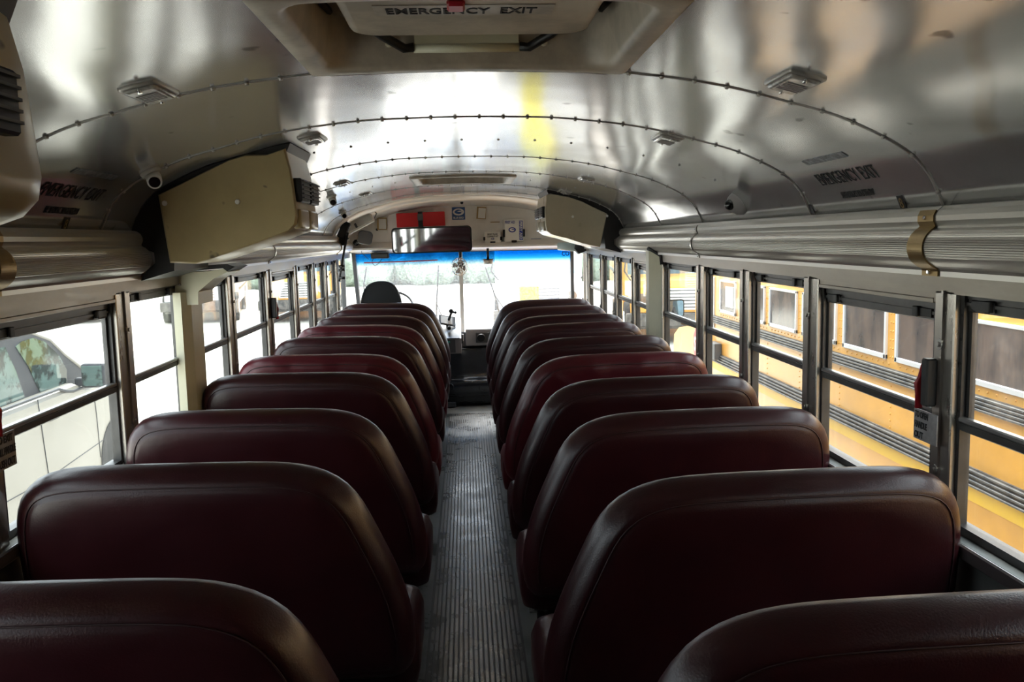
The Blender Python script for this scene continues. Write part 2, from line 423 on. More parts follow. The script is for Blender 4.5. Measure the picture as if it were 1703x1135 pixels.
def window(sx, y0, y1, em, k):
    global wn
    zt = 1.385 if em else 1.418; zb = SILL; zm = 1.165
    mb = MB()
    def bx(m, xa, xb, ya, yb, za, zb_, bev=0.):
        a, b = sorted((sx * xa, sx * xb)); m.box(a, b, ya, yb, za, zb_, bev=bev)
    # outer frame
    bx(mb, 1.133, 1.159, y0, y0 + .014, zb, 1.462); bx(mb, 1.133, 1.159, y1 - .014, y1, zb, 1.462)
    bx(mb, 1.135, 1.168, y0, y1, zb - .01, zb + .012); bx(mb, 1.14, 1.168, y0, y1, zt + .028, 1.462)
    fr = struct(mb.build('window_%d' % wn, 'wframe')); wn += 1
    if em:
        m = MB(); bx(m, 1.123, 1.138, y0 - .004, y1 + .004, zt + .045, 1.462, .002); bx(m, 1.119, 1.132, y0, y1, zt + .044, zt + .056, .002)
        m.build('header_rail', 'header', fr)
    m = MB(); bx(m, 1.143, 1.158, y0 + .012, y1 - .012, zt - .002, zt + .030, .002); bx(m, 1.138, 1.146, y0 + .012, y1 - .012, zt + .012, zt + .020)
    bx(m, 1.145, 1.158, y0 + .012, y0 + .028, zm, zt); bx(m, 1.145, 1.158, y1 - .028, y1 - .012, zm, zt)
    m.build('upper_sash', 'wframe', fr)
    m = MB(); bx(m, 1.132, 1.164, y0 + .01, y1 - .01, zm - .024, zm - .004, .003)
    m.build('meeting_rail', 'wframe', fr)
    m = MB(); bx(m, 1.130, 1.150, y0 + .01, y1 - .01, zm - .004, zm + .008, .003)
    m.build('sash_lip', 'wframe_light', fr)
    m = MB(); bx(m, 1.150, 1.153, y0 + .02, y1 - .02, zm - .003, zt + .001)
    m.build('upper_pane', 'glass_dirty' if k % 3 == 2 else 'glass', fr)
    m = MB(); bx(m, 1.154, 1.157, y0 + .012, y1 - .012, zb + .01, zm - .02)
    m.build('lower_pane', 'glass', fr)
    for s_ in (0, 1):
        yy = y0 + .035 if s_ == 0 else y1 - .035 - .085
        m = MB(); bx(m, 1.136, 1.144, yy, yy + .085, zt + .004, zt + .026, .001)
        bx(m, 1.128, 1.144, yy + (.055 if s_ == 0 else .004), yy + (.078 if s_ == 0 else .027), zt + .002, zt + .029, .002)
        m.build('latch', 'black', fr)
    # rail holes beside the near edge
    m = MB()
    for q in range(5):
        z = zm + .02 + q * (zt - zm - .03) / 4
        for yy in (y0 + .006, y1 - .006):
            m.cyl((sx * 1.1325, yy, z), (sx * 1.137, yy, z), .0038, n=6)
    m.build('adjuster_stops', 'black', fr)
for sx, P in ((-1, postsL), (1, postsR)):
    for i, (a, b) in enumerate(P):
        post(sx, a, b)
        if i: window(sx, P[i - 1][1], a, (sx, i) in {(-1, 3), (-1, 7), (1, 3), (1, 7)}, i)
    a, b = sorted((sx * 1.13, sx * 1.2)); struct(MB().box(a, b, -.7, P[0][0], SILL - .03, 1.47).build('wall_%s_rear_panel' % ('left' if sx < 0 else 'right'), 'wall'))  # unseen solid panels added in place of the rearmost windows, blocking their light

# ------------------------------------------------------------------ overhead ducts
base = [(1.118, 1.660), (1.100, 1.657), (1.088, 1.648), (1.082, 1.636), (1.082, 1.624), (1.0875, 1.612), (1.086, 1.607)]
arcp = []
for i in range(37):
    t = i / 36; ang = math.radians(118 + t * 112)
    r = .0465 + (.0012 if (i % 2 == 1 and 2 < i < 30) else (-.0008 if 2 < i < 30 else 0))
    arcp.append((1.103 + r * math.cos(ang), 1.5635 + r * math.sin(ang)))
tail = [(1.084, 1.520), (1.0935, 1.515), (1.097, 1.508), (1.097, 1.496), (1.118, 1.494)]
DP = base + arcp + tail
def duct(sx, segs):
    side = 'left' if sx < 0 else 'right'
    t = thing('overhead_duct', 'long ribbed metal duct running above the %s windows' % side, 'duct', (sx * 1.1, 4, 1.49), 'ribbed ducts over the windows')
    for a, b in segs:
        mb = MB(); rings = [[(sx * x, y, z) for x, z in DP] for y in (a, b)]
        mb.loft(rings, closed=True, cap=True, smooth=False)
        mb.build('duct_section', 'duct', t)
    return t
dl = duct(-1, ((-.65, 2.045), (2.05, 3.02), (3.42, 4.945), (4.95, 7.55), (7.555, 8.35)))
dr = duct(1, ((-.65, 1.965), (1.97, 4.045), (4.05, 6.12), (6.85, 8.1)))
def strap(sx, par, y0, y1, m):
    mb = MB(); outer = []
    prof = [DP[2], DP[3], DP[4], DP[5]] + arcp[::2] + tail[:4]
    def off(i):
        p = prof[i]; q0 = prof[max(0, i - 1)]; q1 = prof[min(len(prof) - 1, i + 1)]
        d = Vector((q1[0] - q0[0], q1[1] - q0[1])).normalized(); n = Vector((d.y, -d.x))
        if n.x > 0: n = -n
        return (p[0] + n.x * .0035, p[1] + n.y * .0035)
    po = [off(i) for i in range(len(prof))]
    poly = [(sx * x, z) for x, z in prof] + [(sx * x, z) for x, z in reversed(po)]
    n = len(prof)
    rings = [[(x, y, z) for x, z in poly] for y in (y0, y1)]
    mb.loft(rings, closed=True, cap=False, smooth=False)
    for y in (y0, y1):
        mb.add([(x, y, z) for x, z in poly], [(i, i + 1, 2 * n - 2 - i, 2 * n - 1 - i) for i in range(n - 1)])
    ym = (y0 + y1) / 2
    o = mb.build('strap', m, par)
    for xx, zz in ((1.092, 1.505), (1.079, 1.632)): MB().cyl((sx * xx, ym, zz), (sx * (xx - .005), ym, zz), .006, .004, n=8).build('screw', 'chrome', o)
strap(1, dr, 1.97, 2.04, 'bronze'); strap(-1, dl, 2.05, 2.12, 'bronze')
strap(1, dr, 4.05, 4.075, 'duct'); strap(-1, dl, 4.95, 4.975, 'duct'); strap(-1, dl, 7.55, 7.60, 'bronze')

# ------------------------------------------------------------------ roof hatches
def hatch(x0, x1, y0, y1, near):
    lab = 'open-framed beige roof hatch with EMERGENCY EXIT lettering, nearest the camera' if near else 'small far roof hatch recess, in the ceiling towards the windshield'
    t = thing('roof_hatch', lab, 'hatch', ((x0 + x1) / 2, (y0 + y1) / 2, 1.98), 'roof hatches')
    # flange plate following the ceiling
    mb = MB(); w = .042
    def ring(inset, dz, n=60):
        X0, X1, Y0, Y1 = x0 - w + inset, x1 + w - inset, y0 - w + inset, y1 + w - inset
        r = .02 + max(0, inset) * .9 if inset < w * .5 else .06
        pts = rrect(X0, X1, Y0, Y1, r, 6)
        out = []
        # densify
        for i in range(len(pts)):
            a = Vector(pts[i]); b = Vector(pts[(i + 1) % len(pts)]); k = max(1, int((b - a).length / .05)) if (b - a).length > .1 else 1
            k = 12 if (b - a).length > .1 else 1
            for q in range(k):
                p = a.lerp(b, q / k); out.append((p.x, p.y, zc(p.x) + dz))
        return out
    rings = [ring(0, .004), ring(.001, -.008), ring(.006, -.012), ring(.036, -.013), ring(.044, -.010), ring(.050, -.002), ring(.056, .05), ring(.060, .105)]
    mb.loft(rings, closed=True, cap=False)
    mb.build('frame', 'hatch', t)
    mb = MB(); mb.box(x0 - .02, x1 + .02, y0 - .02, y1 + .02, 2.075, 2.11); mb.build('roof_cap', 'hatch', t)
    if near:
        # inner lid panel
        mb = MB(); lx0, lx1, ly0, ly1 = -.215, .265, y0 + .03, 1.855
        rg = []
        for ins, z in ((.03, 2.075), (.012, 2.045), (0, 2.030), (.006, 2.022), (.02, 2.019)):
            rg.append([(p[0], p[1], z) for p in rrect(lx0 + ins, lx1 - ins, ly0 + ins, ly1 - ins, .05, 6)])
        mb.loft(rg, closed=True, cap=True); lid = mb.build('lid', 'hatch', t)
        T = frame((0.020, 1.655, 2.018), (1, 0, 0), (0, 1, 0)); Tn = frame((0.010, 1.665, 2.0185), (1, 0, 0), (0, -1, 0))
        MB().box(-.150, .175, 1.605, 1.672, 2.0172, 2.0195).build('tape', 'tape', lid)
        # seen from below: right stays right, top of the letters is towards the camera
        T = Matrix(((1, 0, 0, .008), (0, -1, 0, 1.640), (0, 0, -1, 2.0172), (0, 0, 0, 1)))
        text_mb('EMERGENCY  EXIT', .272, .040, T, .0012, bold=.012).build('lettering', 'ink', lid)
        mb = MB().box(-.018, .014, 1.570, 1.617, 2.008, 2.020, bev=.004).build('knob', 'redhandle', lid)
        mb = MB().cyl((-.095, 1.920, 2.012), (.130, 1.920, 2.012), .0105, n=14); mb.box(-.093, .128, 1.912, 1.935, 2.012, 2.075)
        mb.build('roller', 'column', t)
        for s_ in (-1, 1):
            mb = MB(); cx = .018
            xa, xb = cx + s_ * .112, cx + s_ * .175
            mb.tube([(xa, 1.915, 2.012), (xa + s_ * .020, 1.915, 2.010), (xb, 1.865, 2.026), (xb + s_ * .04, 1.80, 2.045)], .0095, n=6)
            mb.build('hinge_arm', 'black', t)
            mb = MB().cyl((cx + s_ * .165, 1.922, 2.02), (cx + s_ * .165, 1.905, 2.02), .008, .006, n=10); mb.build('stop', 'column', t)
            mb = MB(); mb.tube([(cx + s_ * .27, y, 2.06 - .012 * math.sin(k)) for k, y in enumerate((1.45, 1.6, 1.7, 1.8))], .007, n=6); mb.build('gasket', 'rubber', t)
    else:
        for xx in (-.12, .13): MB().box(xx - .035, xx + .035, y0 + .5, y0 + .57, 2.03, 2.07).build('hinge_arm', 'black', t)
    return t
hatch(HX0 + .01, HX1 - .01, 1.40, 1.94, True)
hatch(-.275, .275, 5.24, 5.82, False)

# ------------------------------------------------------------------ dome lights in the ceiling
def dome(label, x, y, first=None):
    if first: 
        o = copy_tree(first); o.location = (x, y, zc(x)); o['label'] = label
        a = math.atan2(zc(x + .01) - zc(x - .01), .02); o.rotation_euler = (0, -a, 0); return o
    t = thing('ceiling_light', label, 'light', (0, 0, 0), 'small square ceiling lights')
    mb = MB(); w, l = .040, .078
    mb.loft([[(p[0], p[1], z) for p in rrect(-w + i, w - i, -l + i, l - i, .008, 3)] for i, z in ((0, .002), (0, -.004), (.003, -.007))], cap=True)
    mb.build('base', 'seam', t)
    mb = MB(); mb.loft([[(p[0], p[1], z) for p in rrect(-w + i, w - i, -l + i, l - i, .006, 3)] for i, z in ((.006, -.005), (.009, -.012), (.014, -.014))], cap=True)
    ln = mb.build('lens', 'lens', t)
    mb = MB()
    for q in range(6): mb.box(-.022, .022, -.03 + q * .012, -.024 + q * .012, -.0160, -.0135)
    mb.build('lens_pattern', 'grey', ln)
    for q in (-1, 1): MB().cyl((0, q * .066, -.008), (0, q * .066, -.018), .005, n=8).build('screw', 'chrome', t)
    t.location = (x, y, zc(x)); a = math.atan2(zc(x + .01) - zc(x - .01), .02); t.rotation_euler = (0, -a, 0)
    return t
d0 = dome('square ceiling light left of the near roof hatch', -.645, 1.90)
dome('square ceiling light right of the near roof hatch', .69, 1.815, d0)
dome('square ceiling light above the front end of the tan air conditioner', -.50, 3.02, d0)
dome('square ceiling light on the right, behind the second ceiling seam', .672, 2.88, d0)
dome('square ceiling light on the left between the two bullet cameras', -.655, 4.83, d0)
dome('square ceiling light on the right, beside the far roof hatch', .672, 4.80, d0)
dome('smallest square ceiling light on the left, furthest forward', -.655, 5.95, d0)
dome('square ceiling light just above the beige air conditioner on the right', .69, 5.98, d0)

# ------------------------------------------------------------------ security cameras
def bullet(label, x, y, d, r=.022, L=.05):
    t = thing('security_camera', label, 'camera', (x, y, zc(x)), 'small cameras on the ceiling')
    p = Vector((x, y, zc(x))); n = cn(x); d = Vector(d).normalized()
    MB().cyl(p - n * .002, p + n * .010, r * 1.5, r * 1.35, n=20).build('mount', 'offwhite', t)
    mb = MB(); q = p + n * .012
    mb.tube([q, q + n * .008, q + n * .014 + d * .012, q + n * .016 + d * L], [r, r * 1.05, r, r * .98], n=18)
    h = mb.build('housing', 'white', t)
    e = q + n * .016 + d * L
    MB().cyl(e, e + d * .004, r * .78, r * .72, n=18).build('lens', 'darkglass', t)
    return t
bullet('white bullet camera on the ceiling behind the big tan air conditioner', -.945, 2.74, (.3, -1, -.35), L=.03)
bullet('white bullet camera on the left ceiling just ahead of the tan air conditioner', -.80, 5.40, (.2, -1, -.3))
bullet('white bullet camera on the left ceiling nearest the windshield', -.93, 6.80, (.2, -1, -.2))
bullet('white camera centred above the blue square sign', -.02, 8.30, (0, -1, -.25), r=.018, L=.03)
t = thing('security_camera', 'grey dome camera low on the right side of the ceiling', 'camera', (1.05, 3.43, 1.73), 'small cameras on the ceiling')
p = Vector((1.085, 3.43, 1.728)); n = Vector((-1, -.35, -.25)).normalized()
mb = MB(); mb.tube([p + Vector((.012, 0, .0)), p + n * .012, p + n * .03, p + n * .045], [.05, .047, .036, .018], n=20); mb.build('housing', 'grey', t)
MB().sphere(p + n * .043, .022).build('lens', 'darkglass', t)

# ------------------------------------------------------------------ lettering on the ceiling panels
def side_frame(sx, y, x, up_sign=1):
    # text runs along Y, upright = up the curve
    n = cn(x * 1.0)            # points into the bus
    upv = Vector((-(1 if x > 0 else -1), 0, abs((zc(x + .004) - zc(x - .004)) / .008))).normalized()
    right = Vector((0, 1, 0)) if sx < 0 else Vector((0, -1, 0))
    u = upv; r = right; nn = r.cross(u)
    if nn.dot(n) < 0: pass
    o = Vector((x, y, zc(x))) + n * .0012
    return Matrix(((r.x, u.x, n.x, o.x), (r.y, u.y, n.y, o.y), (r.z, u.z, n.z, o.z), (0, 0, 0, 1)))
def wrap(mb, x0):   # press flat lettering back on the curved panel
    out = []
    for v in mb.v:
        out.append(v)
    return mb
for sx in (-1, 1):
    side = 'left' if sx < 0 else 'right'
    y = 2.47 if sx < 0 else 2.40; w = .37
    o = text_mb('EMERGENCY EXIT', w, .044, side_frame(sx, y, sx * 1.060), bold=.0).build('exit_lettering', 'ink')
    tag(o, 'black EMERGENCY EXIT lettering on the %s ceiling panel' % side, 'lettering', 'exit lettering on the ceiling sides')
    o = text_mb('SEE INSTRUCTIONS BELOW', .20, .020, side_frame(sx, y, sx * 1.0955), bold=.01).build('instruction_lettering', 'ink')
    tag(o, 'small SEE INSTRUCTIONS BELOW line under the %s EMERGENCY EXIT lettering' % side, 'lettering', 'small instruction lines')
    T = side_frame(sx, y, sx * .998)
    mb = MB(); mb.add([T @ Vector(v) for v in ((-.135, -.0115, 0), (.135, -.0115, 0), (.135, .0115, 0), (-.135, .0115, 0), (-.135, -.0115, .001), (.135, -.0115, .001), (.135, .0115, .001), (-.135, .0115, .001))], [(0, 1, 2, 3), (4, 5, 6, 7), (0, 1, 5, 4), (1, 2, 6, 5), (2, 3, 7, 6), (3, 0, 4, 7)])
    o = mb.build('foil_sticker', 'sticker')
    tag(o, 'worn silver sticker strip above the %s EMERGENCY EXIT lettering' % side, 'sticker', 'worn stickers on the ceiling sides')
def plate(label, sx, y, num=None):
    x = sx * 1.112; T = side_frame(sx, y, x)
    mb = MB(); a, b = .016, .020
    mb.add([T @ Vector(v) for v in ((-a, -b, 0), (a, -b, 0), (a, b, 0), (-a, b, 0), (-a, -b, .001), (a, -b, .001), (a, b, .001), (-a, b, .001))], [(0, 1, 2, 3), (4, 5, 6, 7), (0, 1, 5, 4), (1, 2, 6, 5), (2, 3, 7, 6), (3, 0, 4, 7)])
    t = mb.build('number_sticker', 'ink'); tag(t, label, 'sticker', 'black number stickers above the duct')
    if num: text_mb(num, .016, .028, T @ Matrix.Translation((0, 0, .0012))).build('numeral', 'bronze', t)
plate('black sticker with numeral 8 above the bronze strap on the right', 1, 2.18, '8')
plate('narrow black sticker at the second ceiling seam, right side', 1, 2.76)
plate('black sticker above the left duct, below the exit lettering', -1, 2.52, '8')

# ------------------------------------------------------------------ air conditioners
poly0 = [(-1.018, 1.776), (-.885, 1.838), (-.777, 1.888), (-.722, 1.903), (-.651, 1.903), (-.59, 1.922), (-.574, 1.849), (-.566, 1.765), (-.561, 1.700), (-.568, 1.668), (-.589, 1.647), (-.64, 1.630), (-.73, 1.599), (-.86, 1.558), (-.908, 1.544), (-.994, 1.549)]
def smooth_poly(p, k=2):
    return p
def ac(label, sx, poly, y0, y1, m, cat='air conditioner', near=False):
    t = thing('air_conditioner', label, cat, (sx * .85, (y0 + y1) / 2, 1.54), 'ceiling air conditioner units')
    P = [(sx * abs(x), z) for x, z in poly]
    cx = sum(p[0] for p in P) / len(P); cz_ = sum(p[1] for p in P) / len(P)
    mb = MB(); rings = []
    for k, y in ((.97, y0), (.992, y0 + .005), (1.0, y0 + .014), (1.0, y1 - .05), (.985, y1 - .015), (.95, y1)):
        rings.append([(cx + (x - cx) * k, y, cz_ + (z - cz_) * k) for x, z in P])
    mb.loft(rings, closed=True, cap=True, smooth=True)
    h = mb.build('housing', m, t)
    try:
        em = h.modifiers.new('split', 'EDGE_SPLIT'); em.split_angle = math.radians(38)
    except Exception: pass
    # black mounting shroud against ceiling and duct
    sh = [(sx * x, zc(x) - .002) for x in [.575 + (1.116 - .575) * i / 22 for i in range(23)]]
    sh += [(sx * 1.114, 1.62), (sx * 1.085, 1.60), (sx * 1.048, 1.585), (sx * 1.046, 1.55), (sx * 1.085, 1.515), (sx * 1.098, 1.49), (sx * .985, 1.522), (sx * .97, 1.70), (sx * .80, 1.84), (sx * .60, 1.885)]
    MB().prism(sh, 'y', y0 + .02, y1 - .005).build('shroud', 'black', t)
    # louvre vents on the aisle side
    L = y1 - y0
    for i in range(2):
        ya = y0 + L * ((.10 + .38 * i) if near else (.06 + .45 * i)); yb = ya + L * (.30 if near else .38)
        mb = MB(); a, b = sorted((sx * .545, sx * .58))
        mb.box(a, b, ya, yb, 1.745, 1.825, bev=.004)
        v = mb.build('vent', 'black', t)
        mb = MB()
        for q in range(5):
            z = 1.758 + q * .014; a, b = sorted((sx * .538, sx * .55)); mb.box(a, b, ya + .008, yb - .008, z, z + .004)
        mb.build('louvre', 'dgrey', v)
        if near: continue
        mb = MB(); a, b = sorted((sx * .551, sx * .58)); mb.box(a, b, ya, yb, 1.655, 1.722, bev=.008, seg=2)
        mb.build('recess_panel', m, t)
    for xx in (.995, .755):
        MB().cyl((sx * xx, y0 + .002, 1.748 if xx > .9 else 1.748), (sx * xx, y0 - .006, 1.748), .010, .007, n=14).build('screw_cap', 'white', t)
    return t
ac('large tan air conditioner hanging left, above the cream hose cover', -1, poly0, 3.0, 3.42, 'cream')
ac('tan air conditioner cut off at the top left corner', -1, poly0, .815, 1.235, 'cream', near=True)
polyR = [(.998, 1.764), (.90, 1.812), (.826, 1.850), (.73, 1.886), (.60, 1.911), (.572, 1.900), (.563, 1.800), (.563, 1.69), (.572, 1.652), (.60, 1.630), (.64, 1.617), (.72, 1.597), (.80, 1.568), (.87, 1.548), (.945, 1.532)]
ac('beige air conditioner hanging right, above the front windows', 1, polyR, 6.1, 6.85, 'cream_r')
# cream hose covers
t = thing('hose_cover', 'tall cream hose cover column between left windows, under the tan air conditioner', 'hose cover', (-1.1, 3.57, .9))
mb = MB(); mb.prism([(-1.135, 3.44), (-1.105, 3.44), (-1.085, 3.50), (-1.085, 3.64), (-1.105, 3.68), (-1.135, 3.68)], 'z', .92, 1.425); mb.build('column', 'column', t)
mb = MB(); mb.prism([(-1.135, 1.375), (-1.05, 1.375), (-1.048, 1.425), (-.985, 1.475), (-.93, 1.500), (-.94, 1.515), (-1.00, 1.505), (-1.135, 1.50)], 'y', 3.475, 3.675); mb.build('elbow', 'column', t)
mb = MB(); mb.prism([(-1.12, 1.503), (-.945, 1.515), (-.93, 1.503), (-.90, 1.520), (-.93, 1.532), (-1.12, 1.520)], 'y', 3.47, 3.68); mb.build('rubber_gasket', 'black', t)
for z in (1.39, 1.455, 1.02): MB().cyl((-1.115, 3.476, z), (-1.115, 3.468, z), .005, n=8).build('screw', 'rivet', t)
t = thing('hose_cover', 'cream hose cover fin between right windows, below the duct', 'hose cover', (1.09, 5.0, .9))
mb = MB(); mb.prism([(1.135, 4.93), (1.075, 5.0), (1.06, 5.02), (1.06, 5.10), (1.135, 5.10)], 'z', .42, 1.515); mb.build('column', 'column', t)
mb = MB(); mb.tube([(1.058, 5.02, 1.53), (1.075, 4.99, 1.522), (1.115, 4.94, 1.49), (1.118, 4.93, 1.44)], .012, n=8); mb.build('rubber_gasket', 'black', t)

# ------------------------------------------------------------------ seats
outl = [(.175, .47), (.155, .52), (.152, .60), (.168, .70), (.200, .80), (.236, .88), (.262, .945), (.285, .99), (.318, 1.026), (.365, 1.052), (.425, 1.068), (.50, 1.073), (.60, 1.0755), (.72, 1.077), (.84, 1.078), (.94, 1.078), (1.005, 1.074), (1.050, 1.060), (1.085, 1.030), (1.104, .985), (1.112, .93), (1.114, .85), (1.112, .75), (1.110, .60), (1.108, .52), (1.10, .47)]
def resample(poly, n):
    P = [Vector(p) for p in poly] + [Vector(poly[0])]
    L = [0]
    for a, b in zip(P, P[1:]): L.append(L[-1] + (b - a).length)
    out = []; k = 0
    for i in range(n):
        s_ = L[-1] * i / n
        while L[k + 1] < s_: k += 1
        t_ = (s_ - L[k]) / max(1e-9, L[k + 1] - L[k]); out.append(P[k].lerp(P[k + 1], t_))
    return out
def smoothp(P, it=3):
    for _ in range(it):
        P = [(P[i - 1] + P[i] * 2 + P[(i + 1) % len(P)]) / 4 for i in range(len(P))]
    return P
OUT = smoothp(resample(outl, 90), 3)
def make_seat(sx, matname, label, wrinkle=0., barrier=False):
    t = thing('padded_barrier' if barrier else 'bench_seat', label, 'barrier' if barrier else 'seat', (sx * .64, 0, 0), 'padded barriers behind the driver area' if barrier else 'vinyl bench seats along the aisle')
    N = len(OUT); nor = []
    for i in range(N):
        d = (OUT[(i + 1) % N] - OUT[i - 1]).normalized(); n = Vector((d.y, -d.x)); nor.append(n)
    c = Vector((.66, .74))
    if (OUT[0] + nor[0] * .01 - c).length > (OUT[0] - c).length: nor = [-n for n in nor]
    rnd = random.Random(sum(map(ord, label)))
    ph = [rnd.uniform(0, 6) for _ in range(4)]
    def ring(ins, y, k=0.):
        r = []
        for i in range(N):
            p = OUT[i] + nor[i] * ins
            if k: p = p.lerp(c, k)
            wz = 0.; wy = 0.
            if wrinkle:
                s_ = i / N * 60
                wy = wrinkle * (math.sin(s_ * 1.3 + ph[0]) + .6 * math.sin(s_ * 2.7 + ph[1]))
            Y = y + wy + (1.08 - p.y) * .13
            r.append(Vector((sx * p.x, Y, p.y)))
        return r
    def capcent(r, y):
        cc = Vector((sx * c.x, y + (1.08 - c.y) * .13, c.y)); return cc
    mb = MB()
    rear = [ring(.0, -.074, .55), ring(.0, -.076, .28), ring(.062, -.075), ring(.050, -.071), ring(.045, -.0675), ring(.042, -.0675), ring(.030, -.061), ring(.016, -.046), ring(.005, -.026), ring(0, 0), ring(.002, .018), ring(.012, .036), ring(.03, .048), ring(.06, .055), ring(0, .058, .3)]
    mb.loft(rear, closed=True, cap=False)
    for r, y in ((rear[0], -.074), (rear[-1], .058)):
        cc = capcent(r, y); mb.add(r + [cc], [(i, (i + 1) % N, N) for i in range(N)], True)
    b = mb.build('panel' if barrier else 'backrest', matname, t)
    seamring = ring(.0435, -.0695)
    keep = [p for p in seamring if p.z > .54]
    # order along the open curve
    idx = [i for i in range(N) if seamring[i].z > .54]
    st = next(i for i in idx if (i - 1) % N not in idx)
    pts = []; i = st
    while i in idx and len(pts) < len(idx): pts.append(seamring[i]); i = (i + 1) % N
    m = MB(); m.tube(pts, .0016, n=5); m.build('stitching', 'stitch', b)
    if barrier:
        for xx in (.28, 1.0): MB().tube([(sx * xx, .08, .50), (sx * xx, .09, .0)], .016, n=10).build('leg', 'leg', t)
        return t
    # cushion
    mb = MB(); rg = []
    x0, x1, y0, y1, z0, z1 = .150, 1.105, .09, .43, .40, .600
    for i_, zz in ((.035, z0), (.008, z0 + .02), (0, z0 + .06), (0, z1 - .06), (.012, z1 - .022), (.035, z1 - .006), (.08, z1)):
        rg.append([(sx * p[0], p[1], zz) for p in rrect(x0 + i_, x1 - i_, y0 + i_, y1 - i_, .05, 5)])
    mb.loft(rg, cap=True); mb.build('seat_cushion', matname, t)
    mb = MB(); 
    for yy in (.10, .39): a, b_ = sorted((sx * .20, sx * 1.12)); mb.box(a, b_, yy - .012, yy + .012, .375, .40)
    for xx in (.25, 1.0): a, b_ = sorted((sx * (xx - .012), sx * (xx + .012))); mb.box(a, b_, .09, .40, .375, .40)
    mb.build('seat_frame', 'leg', t)
    for yy, y2 in ((.11, .08), (.37, .40)):
        mb = MB(); mb.tube([(sx * .262, yy, .39), (sx * .262, yy, .30), (sx * .262, y2, .012)], .014, n=10)
        lg = mb.build('leg', 'leg', t)
        mb = MB(); a, b_ = sorted((sx * .235, sx * .30)); mb.box(a, b_, y2 - .035, y2 + .035, .0, .007); mb.cyl((sx * .248, y2 - .02, .006), (sx * .248, y2 - .02, .018), .009, .007, n=6)
        mb.build('foot_plate', 'rivet', lg)
    return t
SYL = [1.3704, 2.1184, 2.8088, 3.5921, 4.1769, 4.9483, 5.6206, 6.3071, 6.9879, 7.6]
SYR = [1.1741, 1.8633, 2.5792, 3.2213, 3.9111, 4.6114, 5.3833, 5.9861, 6.7674, 7.56]
ordn = ['nearest the camera', 'second from the camera', 'third from the camera', 'fourth from the camera', 'fifth from the camera', 'sixth from the camera', 'seventh from the camera', 'eighth from the camera', 'ninth from the camera', 'furthest forward, by the windshield']
for sx, SY, side in ((-1, SYL, 'left'), (1, SYR, 'right')):
    protos = {}
    for i, y in enumerate(SY):
        kind = 'vinyl' if i % 2 == 0 else 'vinyl_dark'
        w = 0
        if (sx, i) in ((-1, 4), (-1, 6), (1, 4)): kind = 'vinyl_red'; w = .0028
        lab = '%s bench seat left of the aisle, %s' if sx < 0 else '%s bench seat right of the aisle, %s'
        lab = lab % ({'vinyl': 'maroon vinyl', 'vinyl_dark': 'dark maroon vinyl', 'vinyl_red': 'wrinkled brighter red vinyl'}[kind], ordn[i])
        if i == 9:
            o = make_seat(sx, kind, 'maroon padded barrier %s of the aisle, in front of the first bench by the windshield' % side, 0, True); o.location = (sx * .64, y, 0); continue
        if kind not in protos: o = protos[kind] = make_seat(sx, kind, lab, w)
        else: o = copy_tree(protos[kind])
        o['label'] = lab; o.location = (sx * .64, y, 0)

# ------------------------------------------------------------------ aisle mat
t = thing('aisle_mat', 'long ribbed grey rubber mat down the aisle', 'mat', (0, 3.6, 0))
MB().box(-.186, .186, -.6, 7.94, 0, .004).build('base_sheet', 'matbase', t)
mb = MB(); nr = 19
for i in range(nr):
    x = -.1836 + .3672 * (i + .5) / nr
    mb.add([(x - .0072, -.6, .004), (x + .0072, -.6, .004), (x + .0060, -.6, .010), (x - .0060, -.6, .010), (x - .0072, 7.94, .004), (x + .0072, 7.94, .004), (x + .0060, 7.94, .010), (x - .0060, 7.94, .010)], [(0, 1, 5, 4), (1, 2, 6, 5), (2, 3, 7, 6), (3, 0, 4, 7), (0, 1, 2, 3), (4, 5, 6, 7)])
o = mb.build('ribs', 'mat', t)
for sx in (-1, 1):
    struct(MB().box(sx * .188 - .003, sx * .188 + .003, -.6, 7.94, 0, .006).build('trim_%d' % sn, 'black')); sn += 1
struct(MB().box(-.30, .30, 7.95, 7.985, 0, .006).build('trim_%d' % sn, 'wframe_light')); sn += 1

# ------------------------------------------------------------------ front of the bus
WY = 8.56
mb = MB()   # header panel above the windshield, shaped under the arch
top = [(x, zc(x) - .045 * (1 if abs(x) < 1.05 else .2)) for x in arc(1.12, -1.12, 40)]
mb.prism(top + [(-1.17, 1.60), (-1.17, 1.50), (1.17, 1.50), (1.17, 1.60)], 'y', WY - .06, WY)
mb.prism([(8.50, 1.60), (8.36, 1.545), (8.36, 1.53), (8.56, 1.495), (8.56, 1.60)], 'x', -1.1, 1.1)
struct(mb.build('wall_front', 'cove'))
